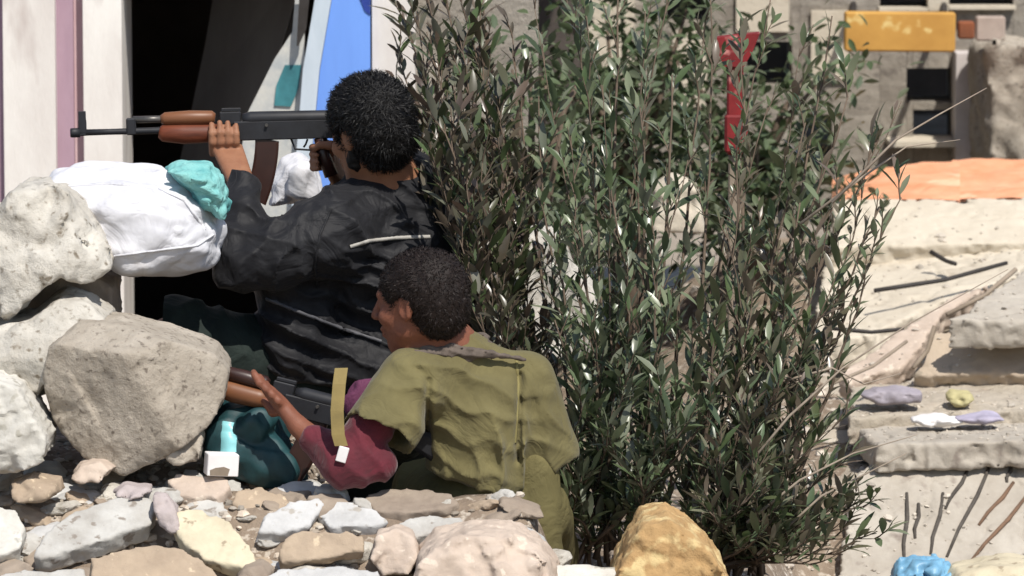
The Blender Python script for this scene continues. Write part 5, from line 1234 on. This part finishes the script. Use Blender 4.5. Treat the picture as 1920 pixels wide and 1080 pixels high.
# crumbled debris lying on the slabs and in the dust
bvD = bvh_of(*[o for o in COL.objects if o.get('group') == 'fallen slabs on the rubble'], bpy.data.objects['path'], bpy.data.objects['terrain']); sp = []
for _ in range(1300):
    y = rg.uniform(0.9, 4.6) if rg.random() < .6 else rg.uniform(1.2, 2.6); x = rg.uniform(0.62, 1.3 + y * .14); hit = bvD.ray_cast(Vector((x, y, 3)), Vector((0, 0, -1)))
    if hit[0] is not None and hit[1].z > .25: sp.append((x, y, hit[0].z + .001, rg.uniform(.002, .008) * (2.6 if rg.random() < .06 else 1)))
gravel('rubble', sp, mat('gravel_d', (0.52, 0.47, 0.40), (0.38, 0.335, 0.28), 0.95, 12, 5, 0.4, 60, 0.003, isl=0.3))

# plastic scraps
def scrap(px, py, Y, w, h_, m, label, seed):
    r = random.Random(seed); k = 9
    poly = [(px + w / 2 * math.cos(6.283 * q_ / k) * r.uniform(.7, 1.15), py - h_ / 2 * math.sin(6.283 * q_ / k) * r.uniform(.7, 1.2)) for q_ in range(k)]
    o = pillow('plastic_scrap', poly, Y, .10, .012, m, label, 'scrap', h=.005, seed=seed, fold=.0035, fsc=26, fdir=(.6, .6, 1.4)); o['group'] = 'plastic scraps in the rubble'


scrap(1755, 787, 1.93, 105, 26, M['card_white'], 'white crumpled plastic scrap on the dusty slab', 2)
scrap(1838, 785, 1.93, 90, 20, mat('scrap_lilac', (.50, .46, .58), None, .6), 'lilac plastic scrap right of the white one', 5)
scrap(1800, 745, 2.14, 60, 34, mat('scrap_yellow', (.56, .50, .26), None, .6), 'yellow plastic scrap on the dusty slab', 8)
scrap(1670, 742, 2.12, 130, 34, mat('scrap_grey', (.40, .36, .40), None, .6), 'greyish lilac scrap beside the right shrub on the dusty slab', 11)
pillow('blue_bag', [(1665, 1110), (1680, 1068), (1712, 1052), (1760, 1056), (1800, 1074), (1820, 1110)], .95, .18, .03, M['plastic_blue'], 'crumpled light blue plastic bag at the bottom edge near the corner slab', 'bag', seed=17, fold=.014, fsc=24, h=.006, fdir=(1, 1, 1))
chunk('stone', [(1770, 1100), (1790, 1068), (1850, 1052), (1920, 1050), (1990, 1060), (1990, 1120), (1800, 1130)], .85, .25, M['stone_cream'], 'cream stone in the bottom right corner beside the blue bag', 'stone', faces=[(1870, 1080, -.09, (0, -.8, 1))], seed=95, cuts=2)

# trees behind the shrubs
def tree(base, spread, label, seed, n=2200):
    r = random.Random(seed); root = empty('tree', base, label, 'tree', 'trees behind the shrubs'); tr = MB(); top = base + Vector((0, 0, spread[2]))
    tr.tube([base, base + Vector((.02, 0, spread[2] * .35)), base + Vector((-.03, 0, spread[2] * .7))], [.05, .04, .022], 8)
    cl = []
    for k in range(16):
        st = base + Vector((0, 0, spread[2] * r.uniform(.25, .7))); en = base + Vector((r.uniform(-1, 1) * spread[0], r.uniform(-1, 1) * spread[1], spread[2] * r.uniform(.45, 1.05)))
        tr.tube([st, st.lerp(en, .5) + Vector((0, 0, .05)), en], [.018, .011, .004], 5); cl.append(en); cl.append(st.lerp(en, .6))
    tr.build('trunk', M['bark'], root, smooth=True)
    V = []; F = []
    lv, lf = leaf_geo(.055, .022, .3, .15)
    for _ in range(n):
        c = r.choice(cl) + Vector((r.gauss(0, .10), r.gauss(0, .10), r.gauss(0, .09)))
        rt = Matrix.Rotation(r.uniform(0, 6.28), 3, 'Z') @ Matrix.Rotation(r.uniform(-1, 1), 3, 'Y') @ Matrix.Rotation(r.uniform(-1, 1), 3, 'X'); o = len(V)
        V += [c + rt @ Vector(q_) for q_ in lv]; F += [tuple(o + a for a in f_) for f_ in lf]
    link('crown', mesh(V, F), M['leaf_far'], root)


g = P(1180, 300, 4.0); tree(Vector((g.x, 4.0, .3)), (.42, .25, 1.15), 'pale green tree behind the middle shrub', 201)
g = P(1480, 300, 4.3); tree(Vector((g.x - .12, 4.3, .4)), (.26, .25, .90), 'pale green tree behind the right shrub, in front of the ruined house', 202, 1700)
g = P(1000, 300, 2.4); tree(Vector((g.x, 2.5, .3)), (.18, .18, 1.1), 'slim pale green tree standing against the white shop wall', 203, 900)
